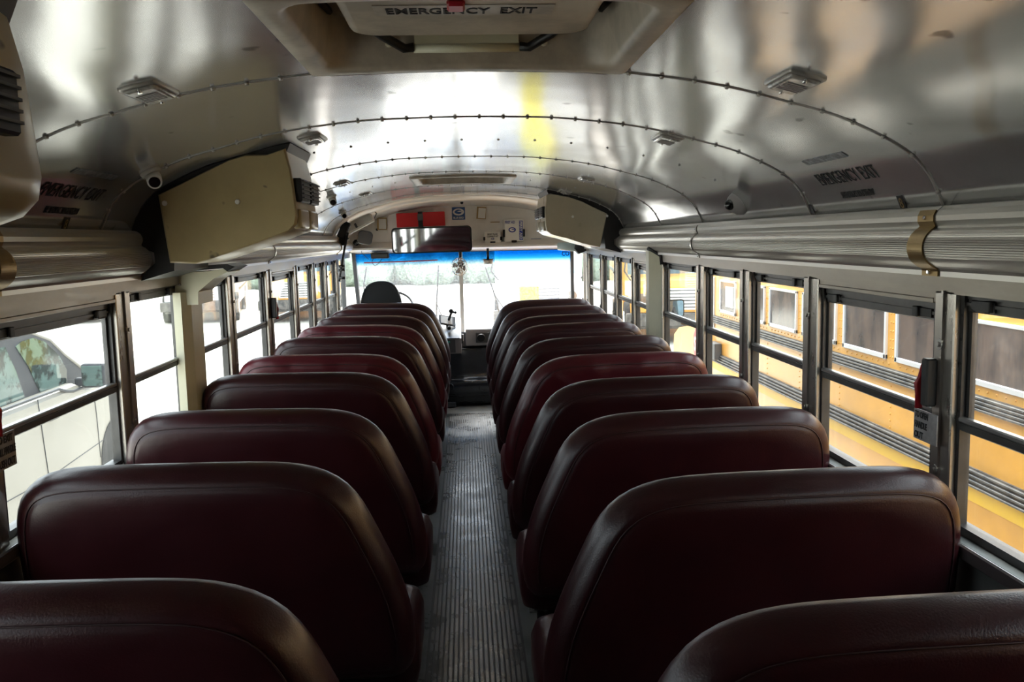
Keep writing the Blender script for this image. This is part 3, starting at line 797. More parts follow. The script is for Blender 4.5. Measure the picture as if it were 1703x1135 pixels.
# windshield
mb = MB(); mb.box(-1.08, 1.04, 8.60, 8.606, .70, 1.50); ws = struct(mb.build('window_40', 'wglass'))
mb = MB(); mb.box(-1.08, 1.04, 8.594, 8.597, 1.365, 1.498); mb.build('blue_shade_band', 'tint', ws)
MB().box(-.066, -.030, 8.59, 8.61, .70, 1.50).build('centre_strip', 'white', ws)
mb = MB(); mb.box(-1.08, 1.04, 8.57, 8.61, 1.488, 1.50); mb.build('top_gasket', 'rubber', ws)
text_mb('CO', .075, .045, frame((.985, 8.592, 1.448), (1, 0, 0), (0, 0, 1)), bold=.03).build('lettering', 'signblue', ws)
for x0, x1, x2, nm in ((-1.10, -1.065, -1.02, 'dgrey'), (1.03, 1.06, 1.06, 'dgrey')):
    mb = MB(); mb.add([(x0, 8.54, 1.5), (x1, 8.54, 1.5), (x1 + (x2 - x1), 8.54, .70), (x0 + (x2 - x1), 8.54, .70), (x0, 8.62, 1.5), (x1, 8.62, 1.5), (x1 + (x2 - x1), 8.62, .70), (x0 + (x2 - x1), 8.62, .70)], [(0, 1, 2, 3), (4, 5, 6, 7), (0, 1, 5, 4), (1, 2, 6, 5), (2, 3, 7, 6), (3, 0, 4, 7)])
    struct(mb.build('trim_%d' % sn, nm)); sn += 1
struct(MB().box(-1.2, 1.2, 8.55, 8.62, -.1, .70).build('wall_front_lower', 'dgrey'))
# driver's side window and entry door
f = struct(MB().box(-1.175, -1.165, 7.76, 8.54, .905, 1.455).build('window_41', 'glass'))
mb = MB(); mb.box(-1.18, -1.15, 8.00, 8.02, .9, 1.46); mb.box(-1.18, -1.14, 8.33, 8.345, .9, 1.46); mb.build('divider', 'dgrey', f)
f = struct(MB().box(1.165, 1.172, 8.06, 8.54, .1, 1.455).build('door_1', 'glass'))
mb = MB()
for y in (8.07, 8.28, 8.30, 8.52): mb.box(1.15, 1.18, y - .010, y + .010, .1, 1.46)
mb.build('door_frame', 'wframe_light', f)

# engine cover
t = thing('engine_cover', 'glossy black engine cover between the front seats', 'engine cover', (0, 8.3, 0))
prof = [(8.54, .02), (8.345, .02), (8.335, .06), (8.33, .11), (8.315, .125), (8.308, .20), (8.311, .228), (8.32, .242), (8.36, .262), (8.405, .285), (8.425, .315), (8.445, .36), (8.50, .51), (8.515, .545), (8.54, .56)]
mb = MB(); rings = []
for x, k in ((-.46, .80), (-.42, .94), (-.34, 1), (.30, 1), (.40, .94), (.44, .80)):
    rings.append([(x, 8.54 + (y - 8.54) * (k), z * (k if k < 1 else 1)) for y, z in prof])
mb.loft(rings, closed=True, cap=True); b = mb.build('cover', 'gblack', t)
for cx in (-.265, .215):
    pts = [(p[0], p[1]) for p in rrect(cx - .115, cx + .115, .150, .232, .038, 6)]
    MB().tube([Vector((p[0], 8.305 , p[1])) for p in pts], .0055, n=8, closed=True).build('recess_rim', 'gblack', b)
MB().box(-.36, .34, 8.318, 8.335, .108, .118, bev=.002).build('lower_lip', 'gblack', t)
MB().box(-.27, -.13, 8.27, 8.33, .01, .05, bev=.003).build('step_plate', 'dgrey', t)
# dashboard and console
t = thing('dashboard', 'grey dashboard panel with a round knob, below the windshield', 'dashboard', (.1, 8.45, .45))
MB().box(-.02, .75, 8.49, 8.548, .57, .735, bev=.008).build('panel', 'grey', t)
MB().box(.08, .29, 8.478, 8.492, .60, .70, bev=.004).build('inset', 'dgrey', t)
mb = MB().cyl((.13, 8.48, .65), (.13, 8.44, .65), .042, .036, n=20); mb.build('knob', 'black', t)
MB().box(-1.05, -.30, 8.28, 8.54, .50, .80, bev=.02).build('driver_panel', 'dgrey', t)
t = thing('console_box', 'grey console with slanted black top beside the driver', 'console', (-.17, 8.2, .5))
mb = MB(); mb.prism([(8.02, .56), (8.02, .70), (8.35, .86), (8.50, .83), (8.50, .56)], 'x', -.36, -.06); mb.build('body', 'grey', t)
mb = MB(); mb.prism([(8.015, .705), (8.35, .868), (8.35, .860), (8.015, .697)], 'x', -.35, -.075); mb.build('top_panel', 'black', t)
MB().box(-.345, -.115, 8.01, 8.03, .57, .69).build('face', 'dgrey', t)
MB().box(-.22, -.165, 8.00, 8.012, .665, .680).build('display', 'teal', t)
MB().box(-.062, -.045, 8.16, 8.24, .635, .72, bev=.003).build('switch', 'black', t)
MB().box(-.060, -.040, 8.27, 8.31, .645, .71, bev=.003).build('switch', 'white', t)
t = thing('card_reader', 'dark device with papers clamped on top of the console', 'device', (-.2, 8.15, .78))
mb = MB(); mb.box(-.08, .08, -.06, .06, -.005, .005, T=Matrix.Translation((-.19, 8.22, .850)) @ Matrix.Rotation(.7, 4, 'X') @ Matrix.Rotation(.25, 4, 'Y')); mb.build('clipboard', 'dgrey', t)
mb = MB(); mb.box(-.06, .05, -.048, .045, .006, .009, T=Matrix.Translation((-.19, 8.22, .850)) @ Matrix.Rotation(.7, 4, 'X') @ Matrix.Rotation(.25, 4, 'Y')); mb.build('papers', 'white', t)
mb = MB(); mb.tube([(-.19, 8.20, .80), (-.18, 8.22, .84), (-.15, 8.24, .92), (-.12, 8.24, .93)], .012, n=8); mb.sphere((-.15, 8.22, .94), .022); mb.sphere((-.11, 8.22, .925), .014); mb.sphere((-.17, 8.12, .79), .02); mb.build('clamp', 'black', t)
# driver's seat and steering wheel
t = thing('driver_seat', 'black high-backed driver seat ahead of the left row', 'seat', (-.78, 8.0, 0))
rg = []
for y, i in ((7.945, .05), (7.93, .02), (7.95, 0), (8.03, 0), (8.06, .02)):
    pts = resample([(-.60, .45), (-.59, 1.06), (-.615, 1.15), (-.65, 1.215), (-.70, 1.243), (-.78, 1.25), (-.86, 1.243), (-.905, 1.215), (-.94, 1.15), (-.965, 1.06), (-.955, .45)], 60); pts = smoothp(pts, 2)
    rg.append([(-.778 + (p.x + .778) * (1 - i * 2), y, .85 + (p.y - .85) * (1 - i)) for p in pts])
MBs = MB().loft(rg, cap=True); MBs.build('backrest', 'drseat', t)
MB().box(-1.02, -.54, 8.03, 8.27, .42, .56, bev=.03, seg=3).build('seat_cushion', 'drseat', t)
MB().cyl((-.78, 8.22, 0), (-.78, 8.22, .42), .06).build('pedestal', 'black', t)
t = thing('steering_wheel', 'thin black steering wheel rim just right of the driver seat', 'steering wheel', (-.74, 8.42, .9))
C0 = Vector((-.74, 8.36, .98)); tr_ = Matrix.Rotation(-.9, 3, 'X')
mb = MB(); mb.tube([C0 + tr_ @ Vector((.225 * math.cos(a * PI / 20), 0, .225 * math.sin(a * PI / 20))) for a in range(40)], .012, n=8, closed=True); mb.build('rim', 'black', t)
mb = MB()
for a in (0, 2.1, 4.2): mb.tube([C0, C0 + tr_ @ Vector((.22 * math.cos(a), 0, .22 * math.sin(a)))], .01)
mb.tube([C0, C0 + Vector((0, .16, -.25))], .03); mb.build('spokes', 'black', t)

# interior rear-view mirror
t = thing('interior_mirror', 'wide black-framed rear-view mirror above the windshield', 'mirror', (-.3, 8.06, 1.5))
T = Matrix.Translation((-.302, 8.05, 1.612)) @ Matrix.Rotation(-.05, 4, 'Z') @ Matrix.Rotation(-.012, 4, 'Y') @ Matrix.Rotation(.06, 4, 'X')
def slab(poly, y0, y1, T): 
    m = MB(); m.prism(poly, 'y', y0, y1); k = MB(); return k._ext(m, T)
slab(rrect(-.365, .365, -.118, .118, .035), -.01, .02, T).build('frame', 'black', t)
slab(rrect(-.352, .352, -.105, .105, .028), -.014, -.008, T).build('mirror_face', 'mirror', t)
mb = MB(); mb.tube([(-.66, 8.07, 1.61), (-.66, 8.4, 1.62)], .01); mb.tube([(.04, 8.07, 1.61), (.07, 8.4, 1.60)], .01); mb.build('bracket', 'white', t)
# red box with strap
t = thing('red_case', 'long red warning-triangle case with black strap above the mirror', 'case', (-.42, 8.45, 1.74))
T = Matrix.Translation((-.414, 8.42, 1.806)) @ Matrix.Rotation(-.022, 4, 'Y')
k = MB(); k.box(-.228, .228, -.05, .075, -.066, .066, bev=.004, T=T); k.build('case', 'red', t)
k = MB(); k.box(-.024, .020, -.056, .075, -.072, .072, bev=.002, T=T); k.build('strap', 'black', t)
k = MB(); k.box(-.028, .024, -.062, -.052, -.01, .05, bev=.002, T=T); k.build('buckle', 'dgrey', t)
# blue sign
PY = WY - .06
t = thing('wall_sign', 'small blue square sign with white oval emblem above the mirror', 'sign', (-.055, PY, 1.80))
MB().box(-.118, .008, PY - .006, PY, 1.798, 1.918, bev=.002).build('plate', 'signblue', t)
T = frame((-.055, PY - .0065, 1.872), (1, 0, 0), (0, 0, 1))
def swoosh(T, w, h, c1, c2, par):
    m = MB(); n = 28
    m.add([T @ Vector((w / 2 * math.cos(2 * PI * i / n), h / 2 * math.sin(2 * PI * i / n), .0008)) for i in range(n)], [tuple(range(n))]); m.build('emblem_oval', c1, par, fix=False)
    m = MB()
    up = [(-.36, .03), (-.25, .20), (-.05, .30), (.18, .26), (.26, .12), (.10, .16), (-.05, .12), (-.12, .04), (.10, .00), (.42, .02), (.20, -.10), (.26, -.20), (.02, -.28), (-.22, -.20), (-.33, -.08)]
    m.add([T @ Vector((x * w, y * h * 1.1, .0016)) for x, y in up], [tuple(range(len(up)))]); m.build('emblem_bird', c2, par, fix=False)
swoosh(T, .108, .068, 'white', 'signblue', t)
text_mb('BLUE BIRD', .098, .019, frame((-.055, PY - .0065, 1.817), (1, 0, 0), (0, 0, 1)), bold=.02).build('lettering', 'white', t)
# kits
def bracket3(t, x0, x1, y, z0, z1):
    for bx_ in ((x0 - .012, x0 + .008, z0 + (z1 - z0) * .22, z0 + (z1 - z0) * .55), (x1 - .008, x1 + .012, z0 + (z1 - z0) * .22, z0 + (z1 - z0) * .55), ((x0 + x1) / 2 - .025, (x0 + x1) / 2 + .025, z0 - .006, z0 + .014)):
        MB().box(bx_[0], bx_[1], y - .008, y + .05, bx_[2], bx_[3], bev=.003).build('bracket', 'black', t)
t = thing('first_aid_kit', 'white first aid case with blue FIRST AID lettering', 'first aid kit', (.47, 8.42, 1.56))
MB().box(.378, .565, 8.42, 8.50, 1.575, 1.79, bev=.006).build('case', 'white', t)
fy = 8.419
text_mb('FIRST AID', .095, .026, frame((.435, fy, 1.762), (1, 0, 0), (0, 0, 1)), bold=.02).build('lettering', 'inkblue', t)
text_mb('FIRST', .026, .020, frame((.50, fy, 1.762), (1, 0, 0), (0, 0, 1)), bold=.0).build('small_mark', 'label', t) if False else None
MB().box(.523, .556, fy - .001, fy, 1.59, 1.775).build('side_band', 'inkblue', t)
text_mb('FIRST AID', .170, .022, frame((.5395, fy - .0012, 1.682), (0, 0, -1), (1, 0, 0)), bold=.03).build('side_lettering', 'white', t)
swoosh(frame((.455, fy, 1.690), (1, 0, 0), (0, 0, 1)), .072, .050, 'inkblue', 'white', t)
bracket3(t, .378, .565, 8.42, 1.575, 1.79)
t = thing('cleanup_kit', 'small cream BODY FLUID CLEANUP KIT box beside the first aid case', 'kit', (.27, 8.43, 1.56))
MB().box(.188, .345, 8.43, 8.50, 1.57, 1.675, bev=.005).build('case', 'white', t)
text_mb('BODY FLUID', .098, .016, frame((.266, 8.429, 1.652), (1, 0, 0), (0, 0, 1)), bold=.03).build('lettering', 'ink', t)
text_mb('CLEANUP KIT', .110, .016, frame((.266, 8.429, 1.632), (1, 0, 0), (0, 0, 1)), bold=.03).build('lettering', 'ink', t)
swoosh(frame((.266, 8.429, 1.608), (1, 0, 0), (0, 0, 1)), .03, .02, 'inkblue', 'white', t)
bracket3(t, .188, .345, 8.43, 1.57, 1.675)
# card holders
def holder(label, x, z, tilt, m2):
    t = thing('card_holder', label, 'card holder', (x, 8.47, z), 'card holders on the front panel')
    T = Matrix.Translation((x, 8.485, z)) @ Matrix.Rotation(tilt, 4, 'Y')
    k = MB(); k.box(-.045, .045, -.008, .012, -.058, .058, T=T); k.build('frame', 'bronze', t)
    k = MB(); k.box(-.030, .040, -.011, -.007, -.050, .046, T=T); k.build('card', 'white', t)
holder('card holder between the blue sign and the beige air conditioner', .165, 1.858, .09, 0)
holder('card holder left of the red case', -.79, 1.775, .03, 0)
t = thing('switch_plate', 'small plate with yellow and black face on the front panel', 'switch', (-.97, 8.48, 1.80))
MB().box(-.998, -.925, 8.483, 8.50, 1.755, 1.855, bev=.002).build('plate', 'white', t)
MB().box(-.985, -.938, 8.476, 8.485, 1.775, 1.81).build('rocker', 'black', t); MB().box(-.985, -.938, 8.477, 8.485, 1.81, 1.825).build('yellow_strip', 'tape_y', t)
o = MB().cyl((-.84, 8.495, 1.72), (-.84, 8.505, 1.72), .012, n=14).build('round_port', 'black'); tag(o, 'small round black port right of the black speaker', 'port')
o = MB().cyl((.72, 8.495, 1.545), (.72, 8.505, 1.545), .010, n=14).build('round_port', 'black'); tag(o, 'small round black port below the beige air conditioner', 'port')
o = MB().box(.64, .74, 8.49, 8.50, 1.572, 1.60).build('blue_sticker', 'signblue'); tag(o, 'narrow blue sticker below the beige air conditioner', 'sticker')
o = MB().box(.25, .34, 8.497, 8.50, 1.764, 1.772).build('tape_strip', 'bronze'); tag(o, 'thin brownish tape strip above the cleanup kit', 'tape')
# speaker / round mirror
t = thing('round_speaker', 'dark rounded speaker on a stalk at the upper left of the windshield', 'speaker', (-.94, 8.35, 1.6))
k = MB(); T = Matrix.Translation((-.935, 8.30, 1.645)) @ Matrix.Rotation(.2, 4, 'Y')
rg = [[tuple(T @ Vector((p[0] * s_, y, p[1] * s_))) for p in rrect(-.07, .07, -.065, .065, .04, 6)] for y, s_ in ((-.02, .86), (-.014, .97), (0, 1), (.05, .8), (.08, .4))]
k.loft(rg, cap=True); k.build('shell', 'dgrey', t)
k = MB(); k.tube([(-1.05, 8.40, 1.60), (-1.0, 8.34, 1.61), (-.95, 8.34, 1.63)], .018); k.sphere((-1.03, 8.38, 1.60), .03); k.build('stalk', 'black', t)
# fixture box in the corner
t = thing('fixture_box', 'long pale box fixture slanting along the ceiling, front left', 'fixture', (-1.0, 8.2, 1.8))
T = Matrix.Translation((-.965, 7.95, 1.775)) @ Matrix.Rotation(-.46, 4, 'Y')
k = MB(); k.box(-.145, .145, -.06, .12, -.045, .035, bev=.006, T=T); k.build('housing', 'offwhite', t)
k = MB(); k.box(-.15, .15, -.065, .0, -.062, -.042, bev=.004, T=T); k.build('cover_lip', 'white', t)
k = MB(); k.box(-.02, .0, -.066, -.058, -.04, .0, T=T); k.build('catch', 'dgrey', t)
k = MB(); k.tube([T @ Vector(p) for p in ((.14, -.03, .03), (.19, -.03, .035), (.20, -.03, -.01), (.165, -.03, -.035))], .005); k.build('wire', 'black', t)
# dark triangular box above mechanism
t = thing('corner_bracket', 'dark hinged bracket with long black rod at the front left corner', 'bracket', (-1.05, 7.7, 1.3))
k = MB(); k.box(-.035, .035, -.03, .03, -.075, .075, bev=.01, T=Matrix.Translation((-1.035, 7.62, 1.71)) @ Matrix.Rotation(.45, 4, 'Y')); k.box(-.02, .045, -.02, .03, -.06, .05, bev=.01, T=Matrix.Translation((-1.06, 7.62, 1.64))); k.build('bracket', 'drseat', t)
k = MB(); k.tube([(-1.00, 7.60, 1.69), (-1.035, 7.60, 1.55), (-1.085, 7.62, 1.33), (-1.095, 7.62, 1.27)], .010, n=8); k.tube([(-1.04, 7.62, 1.68), (-1.0, 7.6, 1.63)], .009); k.build('rod', 'black', t)
for z in (1.40, 1.37, 1.30): MB().cyl((-1.09, 7.60, z), (-1.04, 7.60, z + .003), .012, n=8).build('knob', 'black', t)
# fan
t = thing('dash_fan', 'small chrome-caged fan hanging below the mirror', 'fan', (-.06, 8.25, 1.3))
C0 = Vector((-.06, 8.22, 1.355)); TT = Matrix.Translation(C0) @ Matrix.Rotation(.25, 4, 'Z') @ Matrix.Rotation(.15, 4, 'X')
k = MB()
for r, y in ((.076, 0), (.072, -.022), (.05, -.032), (.025, -.036), (.072, .022)):
    k.tube([TT @ Vector((r * math.cos(a * PI / 16), y, r * math.sin(a * PI / 16) * 1.12)) for a in range(32)], .0022, n=5, closed=True)
for a in range(18):
    c, s_ = math.cos(a * PI / 9), math.sin(a * PI / 9) * 1.12
    k.tube([TT @ Vector(p) for p in ((.02 * c, -.036, .02 * s_), (.05 * c, -.032, .05 * s_), (.072 * c, -.022, .072 * s_), (.077 * c, 0, .077 * s_), (.072 * c, .022, .072 * s_), (.03 * c, .034, .03 * s_))], .0016, n=4)
k.build('cage', 'chrome', t)
k = MB()
for a in range(4):
    R4 = TT @ Matrix.Rotation(a * PI / 2 + .3, 4, 'Y')
    k.add([R4 @ Vector(p) for p in ((.012, -.008, -.006), (.060, -.014, -.026), (.066, .0, .0), (.056, .010, .026), (.012, .006, .008), (.012, -.006, -.006), (.060, -.011, -.026), (.066, .003, .0), (.056, .013, .026), (.012, .009, .008))], [(0, 1, 2, 3, 4), (5, 6, 7, 8, 9), (0, 1, 6, 5), (1, 2, 7, 6), (2, 3, 8, 7), (3, 4, 9, 8)])
k.build('blade', 'grey', t)
k = MB(); k.cyl(TT @ Vector((.02, .03, .02)), TT @ Vector((.03, .075, .03)), .03, .02); k.tube([TT @ Vector((.02, .06, .03)), C0 + Vector((.012, .06, .10)), C0 + Vector((.012, .09, .17))], .014); k.build('motor_mount', 'black', t)
# round pendant
t = thing('pendant_lamp', 'small round white lamp on a black stem at the windshield top', 'lamp', (.215, 8.35, 1.38))
MB().cyl((.215, 8.37, 1.52), (.215, 8.37, 1.415), .012, n=10).build('stem', 'black', t)
MB().cyl((.215, 8.37, 1.418), (.215, 8.37, 1.408), .050, n=24).build('cap', 'dgrey', t)
MB().cyl((.215, 8.37, 1.408), (.215, 8.37, 1.372), .046, .043, n=24).build('lamp_body', 'white', t)
# small radio box, rod, wires
t = thing('radio_box', 'small black box hanging at the windshield top left', 'radio', (-.80, 8.47, 1.45))
MB().box(-.90, -.73, 8.40, 8.50, 1.445, 1.50, bev=.005).build('case', 'black', t)
MB().box(-.885, -.745, 8.396, 8.402, 1.455, 1.485).build('front_panel', 'dgrey', t)
k = MB(); k.tube([(-.88, 8.45, 1.447), (-.90, 8.45, 1.41), (-.87, 8.45, 1.375), (-.83, 8.45, 1.40), (-.80, 8.45, 1.44)], .003, n=5); k.tube([(-1.0, 8.40, 1.59), (-.985, 8.42, 1.50), (-.95, 8.45, 1.46), (-.93, 8.46, 1.44)], .003, n=5); k.build('wire', 'black', t)
o = MB().tube([(-.98, 8.52, 1.405), (-.60, 8.53, 1.408), (-.27, 8.53, 1.415)], .006, n=8).build('visor_rod', 'redhandle'); tag(o, 'thin dark red rod across the blue band of the windshield', 'rod')
# rolled visor
t = thing('rolled_shade', 'pale rolled sun shade with dark end at the top right of the windshield', 'shade', (.97, 8.1, 1.47))
MB().cyl((.87, 8.18, 1.525), (1.03, 8.12, 1.515), .036, .042, n=18).build('roll', 'bluewhite', t)
k = MB(); k.prism([(1.02, 1.56), (1.12, 1.55), (1.15, 1.49), (1.05, 1.45), (1.01, 1.50)], 'y', 8.06, 8.20); k.build('end_bracket', 'drseat', t)
# wipers outside
for lab, pts in (('thin black wiper left of the fan, outside the windshield', [(-.27, 8.72, 1.36), (-.30, 8.70, .98), (-.31, 8.72, .72)]),
                 ('thin black wiper right of the fan, outside the windshield', [(.195, 8.72, 1.33), (.28, 8.70, 1.05), (.34, 8.72, .80)]),
                 ('thin black wiper behind the driver seat headrest, outside the windshield', [(-.98, 8.72, 1.36), (-1.01, 8.70, 1.20), (-1.02, 8.72, 1.0)])):
    t = thing('windshield_wiper', lab, 'wiper', pts[0], 'windshield wipers')
    MB().tube(pts, .008, n=6).build('blade', 'black', t)
    a, b, c = [Vector(p) for p in pts]
    MB().tube([b, b.lerp(c, .5) + Vector((.05, .03, 0)), c + Vector((.09, .05, -.1))], .006, n=6).build('arm', 'dgrey', t)

# ------------------------------------------------------------------ emergency handles on the window posts
def plate_box(x0, x1, y0, y1, z0, z1, b=.002):
    return MB().box(min(x0, x1), max(x0, x1), y0, y1, z0, z1, bev=b)
def handle(label, sx, y, flip):
    t = thing('emergency_handle', label, 'handle', (sx * 1.10, y, 1.1), 'emergency window handles')
    plate_box(sx * 1.084, sx * 1.112, y, y + .028, 1.185, 1.30, .004).build('mount', 'black', t)
    mb = MB(); mb.tube([(sx * 1.090, y + .030, 1.285), (sx * 1.088, y + .038, 1.25), (sx * 1.085, y + .042, 1.235), (sx * 1.089, y + .046, 1.21), (sx * 1.090, y + .044, 1.175)], [.004, .006, .009, .007, .009], n=8)
    mb.build('lever', 'redhandle', t)
    return t
def instr(label, sx, y0, y1, z0, z1, lines, m='label'):
    t = thing('instruction_plate', label, 'sign', (sx * 1.098, (y0 + y1) / 2, z0), 'window instruction plates')
    plate_box(sx * 1.096, sx * 1.099, y0, y1, z0, z1, .0005).build('plate', m, t)
    h = (z1 - z0) / len(lines)
    for i, (s_, w) in enumerate(lines):
        zz = z1 - h * (i + .5)
        rt = (0, -1, 0) if sx > 0 else (0, 1, 0)
        x = sx * 1.0955
        yc = (y1 - .006 - w / 2) if sx > 0 else (y0 + .008 + w / 2)
        r = Vector(rt); u = Vector((0, 0, 1)); n = Vector((-sx, 0, 0))
        T = Matrix(((r.x, u.x, n.x, x), (r.y, u.y, n.y, yc), (r.z, u.z, n.z, zz), (0, 0, 0, 1)))
        text_mb(s_, w, h * .66, T, .0008, bold=.03).build('lettering', 'ink', t)
    return t
handle('red and black window latch handle on the right post nearest the camera', 1, 1.985, 0)
instr('grey TO OPEN plate under the right window latch handle', 1, 1.955, 2.06, 1.095, 1.17, [('TO OPEN', .060), ('HANDLE', .056), ('OUT', .040)])
handle('red window latch handle at the left edge of the picture', -1, 2.00, 0)
instr('dark instruction plate under the red handle at the left edge', -1, 2.03, 2.125, 1.09, 1.175, [('TO EXIT', .075), ('PULL HANDLE', .085), ('PUSH OUT', .08)], 'label')
handle('dark window latch handle on the left window posts, beside the distant yellow bus', -1, 5.02, 0)

# ------------------------------------------------------------------ outside: ground
GZ = -.97
mb = MB(); mb.add([(-120, -60, GZ), (120, -60, GZ), (120, 160, GZ), (-120, 160, GZ), (-120, -60, GZ - .3), (120, -60, GZ - .3), (120, 160, GZ - .3), (-120, 160, GZ - .3)], [(0, 1, 2, 3), (4, 5, 6, 7), (0, 1, 5, 4), (1, 2, 6, 5), (2, 3, 7, 6), (3, 0, 4, 7)])
g = struct(mb.build('ground', 'concrete'))
for k, (a, b) in enumerate((((-9.2, 20.), (-6.2, 27.)), ((-14, 22.), (-11, 29.)))):
    d = (Vector(b) - Vector(a)).normalized(); n = Vector((d.y, -d.x)) * .06
    mb = MB(); q = [Vector(a) + n, Vector(b) + n, Vector(b) - n, Vector(a) - n]
    mb.add([(p.x, p.y, GZ + .006) for p in q] + [(p.x, p.y, GZ) for p in q], [(0, 1, 2, 3), (0, 1, 5, 4), (1, 2, 6, 5), (2, 3, 7, 6), (3, 0, 4, 7)])
    struct(mb.build('parking_line', 'paint'))

def wheel(parent, x, y, r=.48, w=.26, hub='whitebus', side=-1, z=None):
    z = GZ + r if z is None else z
    o = MB().cyl((x - w / 2, y, z), (x + w / 2, y, z), r, n=28).build('wheel', 'tyre', parent)
    xx = x + side * w / 2
    MB().cyl((xx - side * .02, y, z), (xx + side * .012, y, z), r * .55, r * .5, n=20).build('hub', hub, o)

# neighbouring school bus on the right, parked parallel
NX = 2.43
t = thing('school_bus', 'yellow school bus parked close alongside the right windows', 'bus', (3.65, 4, GZ), 'parked school buses')
sec = [(NX, -.40), (NX, 1.32), (NX + .03, 1.48), (NX + .12, 1.65), (NX + .35, 1.82), (NX + .8, 1.92), (NX + 1.22, 1.95), (NX + 1.64, 1.92), (NX + 2.09, 1.82), (NX + 2.32, 1.65), (NX + 2.41, 1.48), (NX + 2.44, 1.32), (NX + 2.44, -.40)]
mb = MB(); mb.prism(sec, 'y', -3.5, 9.15); body = mb.build('body', 'yellow', t)
# rub rails with ridges
def rail(z0, z1, y0=-3.5, y1=8.95):
    m = MB(); m.box(NX - .012, NX, y0, y1, z0, z1)
    n = 4
    for i in range(n):
        z = z0 + (z1 - z0) * (i + .5) / n; m.box(NX - .026, NX - .01, y0, y1, z - .0065, z + .0065, bev=.003)
    m.build('rub_rail', 'rub', t)
rail(.738, .815); rail(.357, .455)
MB().box(NX - .003, NX, -3.5, 8.95, .285, .352).build('reflective_tape', 'tape_y', t)
MB().box(NX - .02, NX, -3.5, 8.95, -.10, -.02, bev=.005).build('rub_rail', 'rub', t)
cy = [4.84 - .69 * k for k in range(10)] + [5.53, 6.22, 6.91, 7.62]
for c in sorted(cy):
    y0, y1 = c + .055, c + .635
    if c > 7.5: y0, y1 = 7.74, 8.22
    fr = MB(); zA, zB = .862, 1.175; w_ = .022
    fr.box(NX - .014, NX + .01, y0, y1, zA, zA + .028, bev=.003); fr.box(NX - .014, NX + .01, y0, y1, zB - .018, zB, bev=.003)
    fr.box(NX - .014, NX + .01, y0, y0 + w_, zA, zB); fr.box(NX - .014, NX + .01, y1 - w_, y1, zA, zB)
    f = fr.build('window', 'alum', t)
    MB().box(NX - .004, NX + .002, y0 + .01, y1 - .01, zA + .01, zB - .01).build('pane', 'bglass', f)
    m = MB()
    for z in [.88 + .05 * q for q in range(7)] :
        for yy in (c - .012, c + .018): m.sphere((NX, yy, z), .006, n=6)
    for q in range(9): m.sphere((NX, c + .03 + q * .07, .838), .006, n=6)
    for z in [.47 + .04 * q for q in range(7)]: m.sphere((NX, c + .0, z), .006, n=6)
    m.build('rivets', 'yellow', t)
fr = MB().box(NX - .012, NX + .01, 8.42, 9.0, .66, 1.19, bev=.004).build('driver_window', 'alum', t)
MB().box(NX - .016, NX + .0, 8.45, 8.97, .69, 1.17).build('pane', 'bglass', fr)
MB().box(NX - .016, NX + .0, 7.80, 8.02, .93, 1.12).build('paper_sheet', 'white', t)
# hood, windshield, wheels, mirrors, stop arm
mb = MB(); mb.prism([(9.15, -.35), (9.15, .62), (9.7, .60), (10.6, .47), (10.85, .36), (10.9, .1), (10.9, -.35)], 'x', NX + .18, NX + 2.26); mb.build('hood', 'yellow', t)
mb = MB(); mb.prism([(9.15, .60), (9.15, 1.62), (9.20, 1.62), (9.42, .60)], 'x', NX + .10, NX + 2.34); mb.build('windshield', 'bglass2', t)
MB().box(NX + .05, NX + 2.39, 10.9, 11.1, -.55, -.25, bev=.02).build('bumper', 'rub', t)
for y in (-1.2, 10.0): wheel(t, NX + .15, y); wheel(t, NX + 2.3, y, side=1)
mb = MB(); mb.tube([(NX + .12, 9.3, .62), (NX - .1, 9.5, .66), (NX - .12, 9.62, .80)], .016); mb.tube([(NX + .2, 9.9, .55), (NX + .02, 9.8, .60), (NX - .06, 9.75, .66)], .014)
ms = mb.build('mirror_arm', 'black', t)
T = Matrix.Translation((NX - .10, 9.65, .79)) @ Matrix.Rotation(.2, 4, 'Z')
k = MB()._ext(MB().prism(rrect(-.10, .10, -.10, .10, .03), 'y', -.03, .03), T); k.build('mirror', 'black', t)
k = MB()._ext(MB().prism(rrect(-.085, .085, -.085, .085, .02), 'y', -.036, -.028), T); k.build('mirror_face', 'mirror', t)
# stop arm
st = thing('stop_sign', 'red octagonal STOP sign folded against the neighbouring bus', 'sign', (NX - .05, 8.85, .3))
def octo(r, x0, x1, yc, zc_): 
    return MB().prism([(yc + r * math.cos(PI / 8 + i * PI / 4), zc_ + r * math.sin(PI / 8 + i * PI / 4)) for i in range(8)], 'x', x0, x1)
SY_, SZ = 8.78, .475
octo(.235, NX - .060, NX - .050, SY_, SZ).build('border', 'white', st)
octo(.222, NX - .064, NX - .058, SY_, SZ).build('face', 'stopred', st)
T = Matrix(((0, 0, -1, NX - .0645), (-1, 0, 0, SY_), (0, 1, 0, SZ), (0, 0, 0, 1)))
text_mb('STOP', .34, .15, T, .001, bold=.02).build('lettering', 'white', st)
o = MB().box(NX - .07, NX, 8.18, 8.42, .40, .56, bev=.006).build('stop_arm_box', 'dgrey', t)
MB().box(NX - .076, NX - .069, 8.30, 8.35, .48, .53).build('box_label', 'white', o)
mb = MB().tube([(NX - .05, 8.4, .47), (NX - .05, 8.6, .47)], .012); mb.build('hinge_arm', 'dgrey', st)

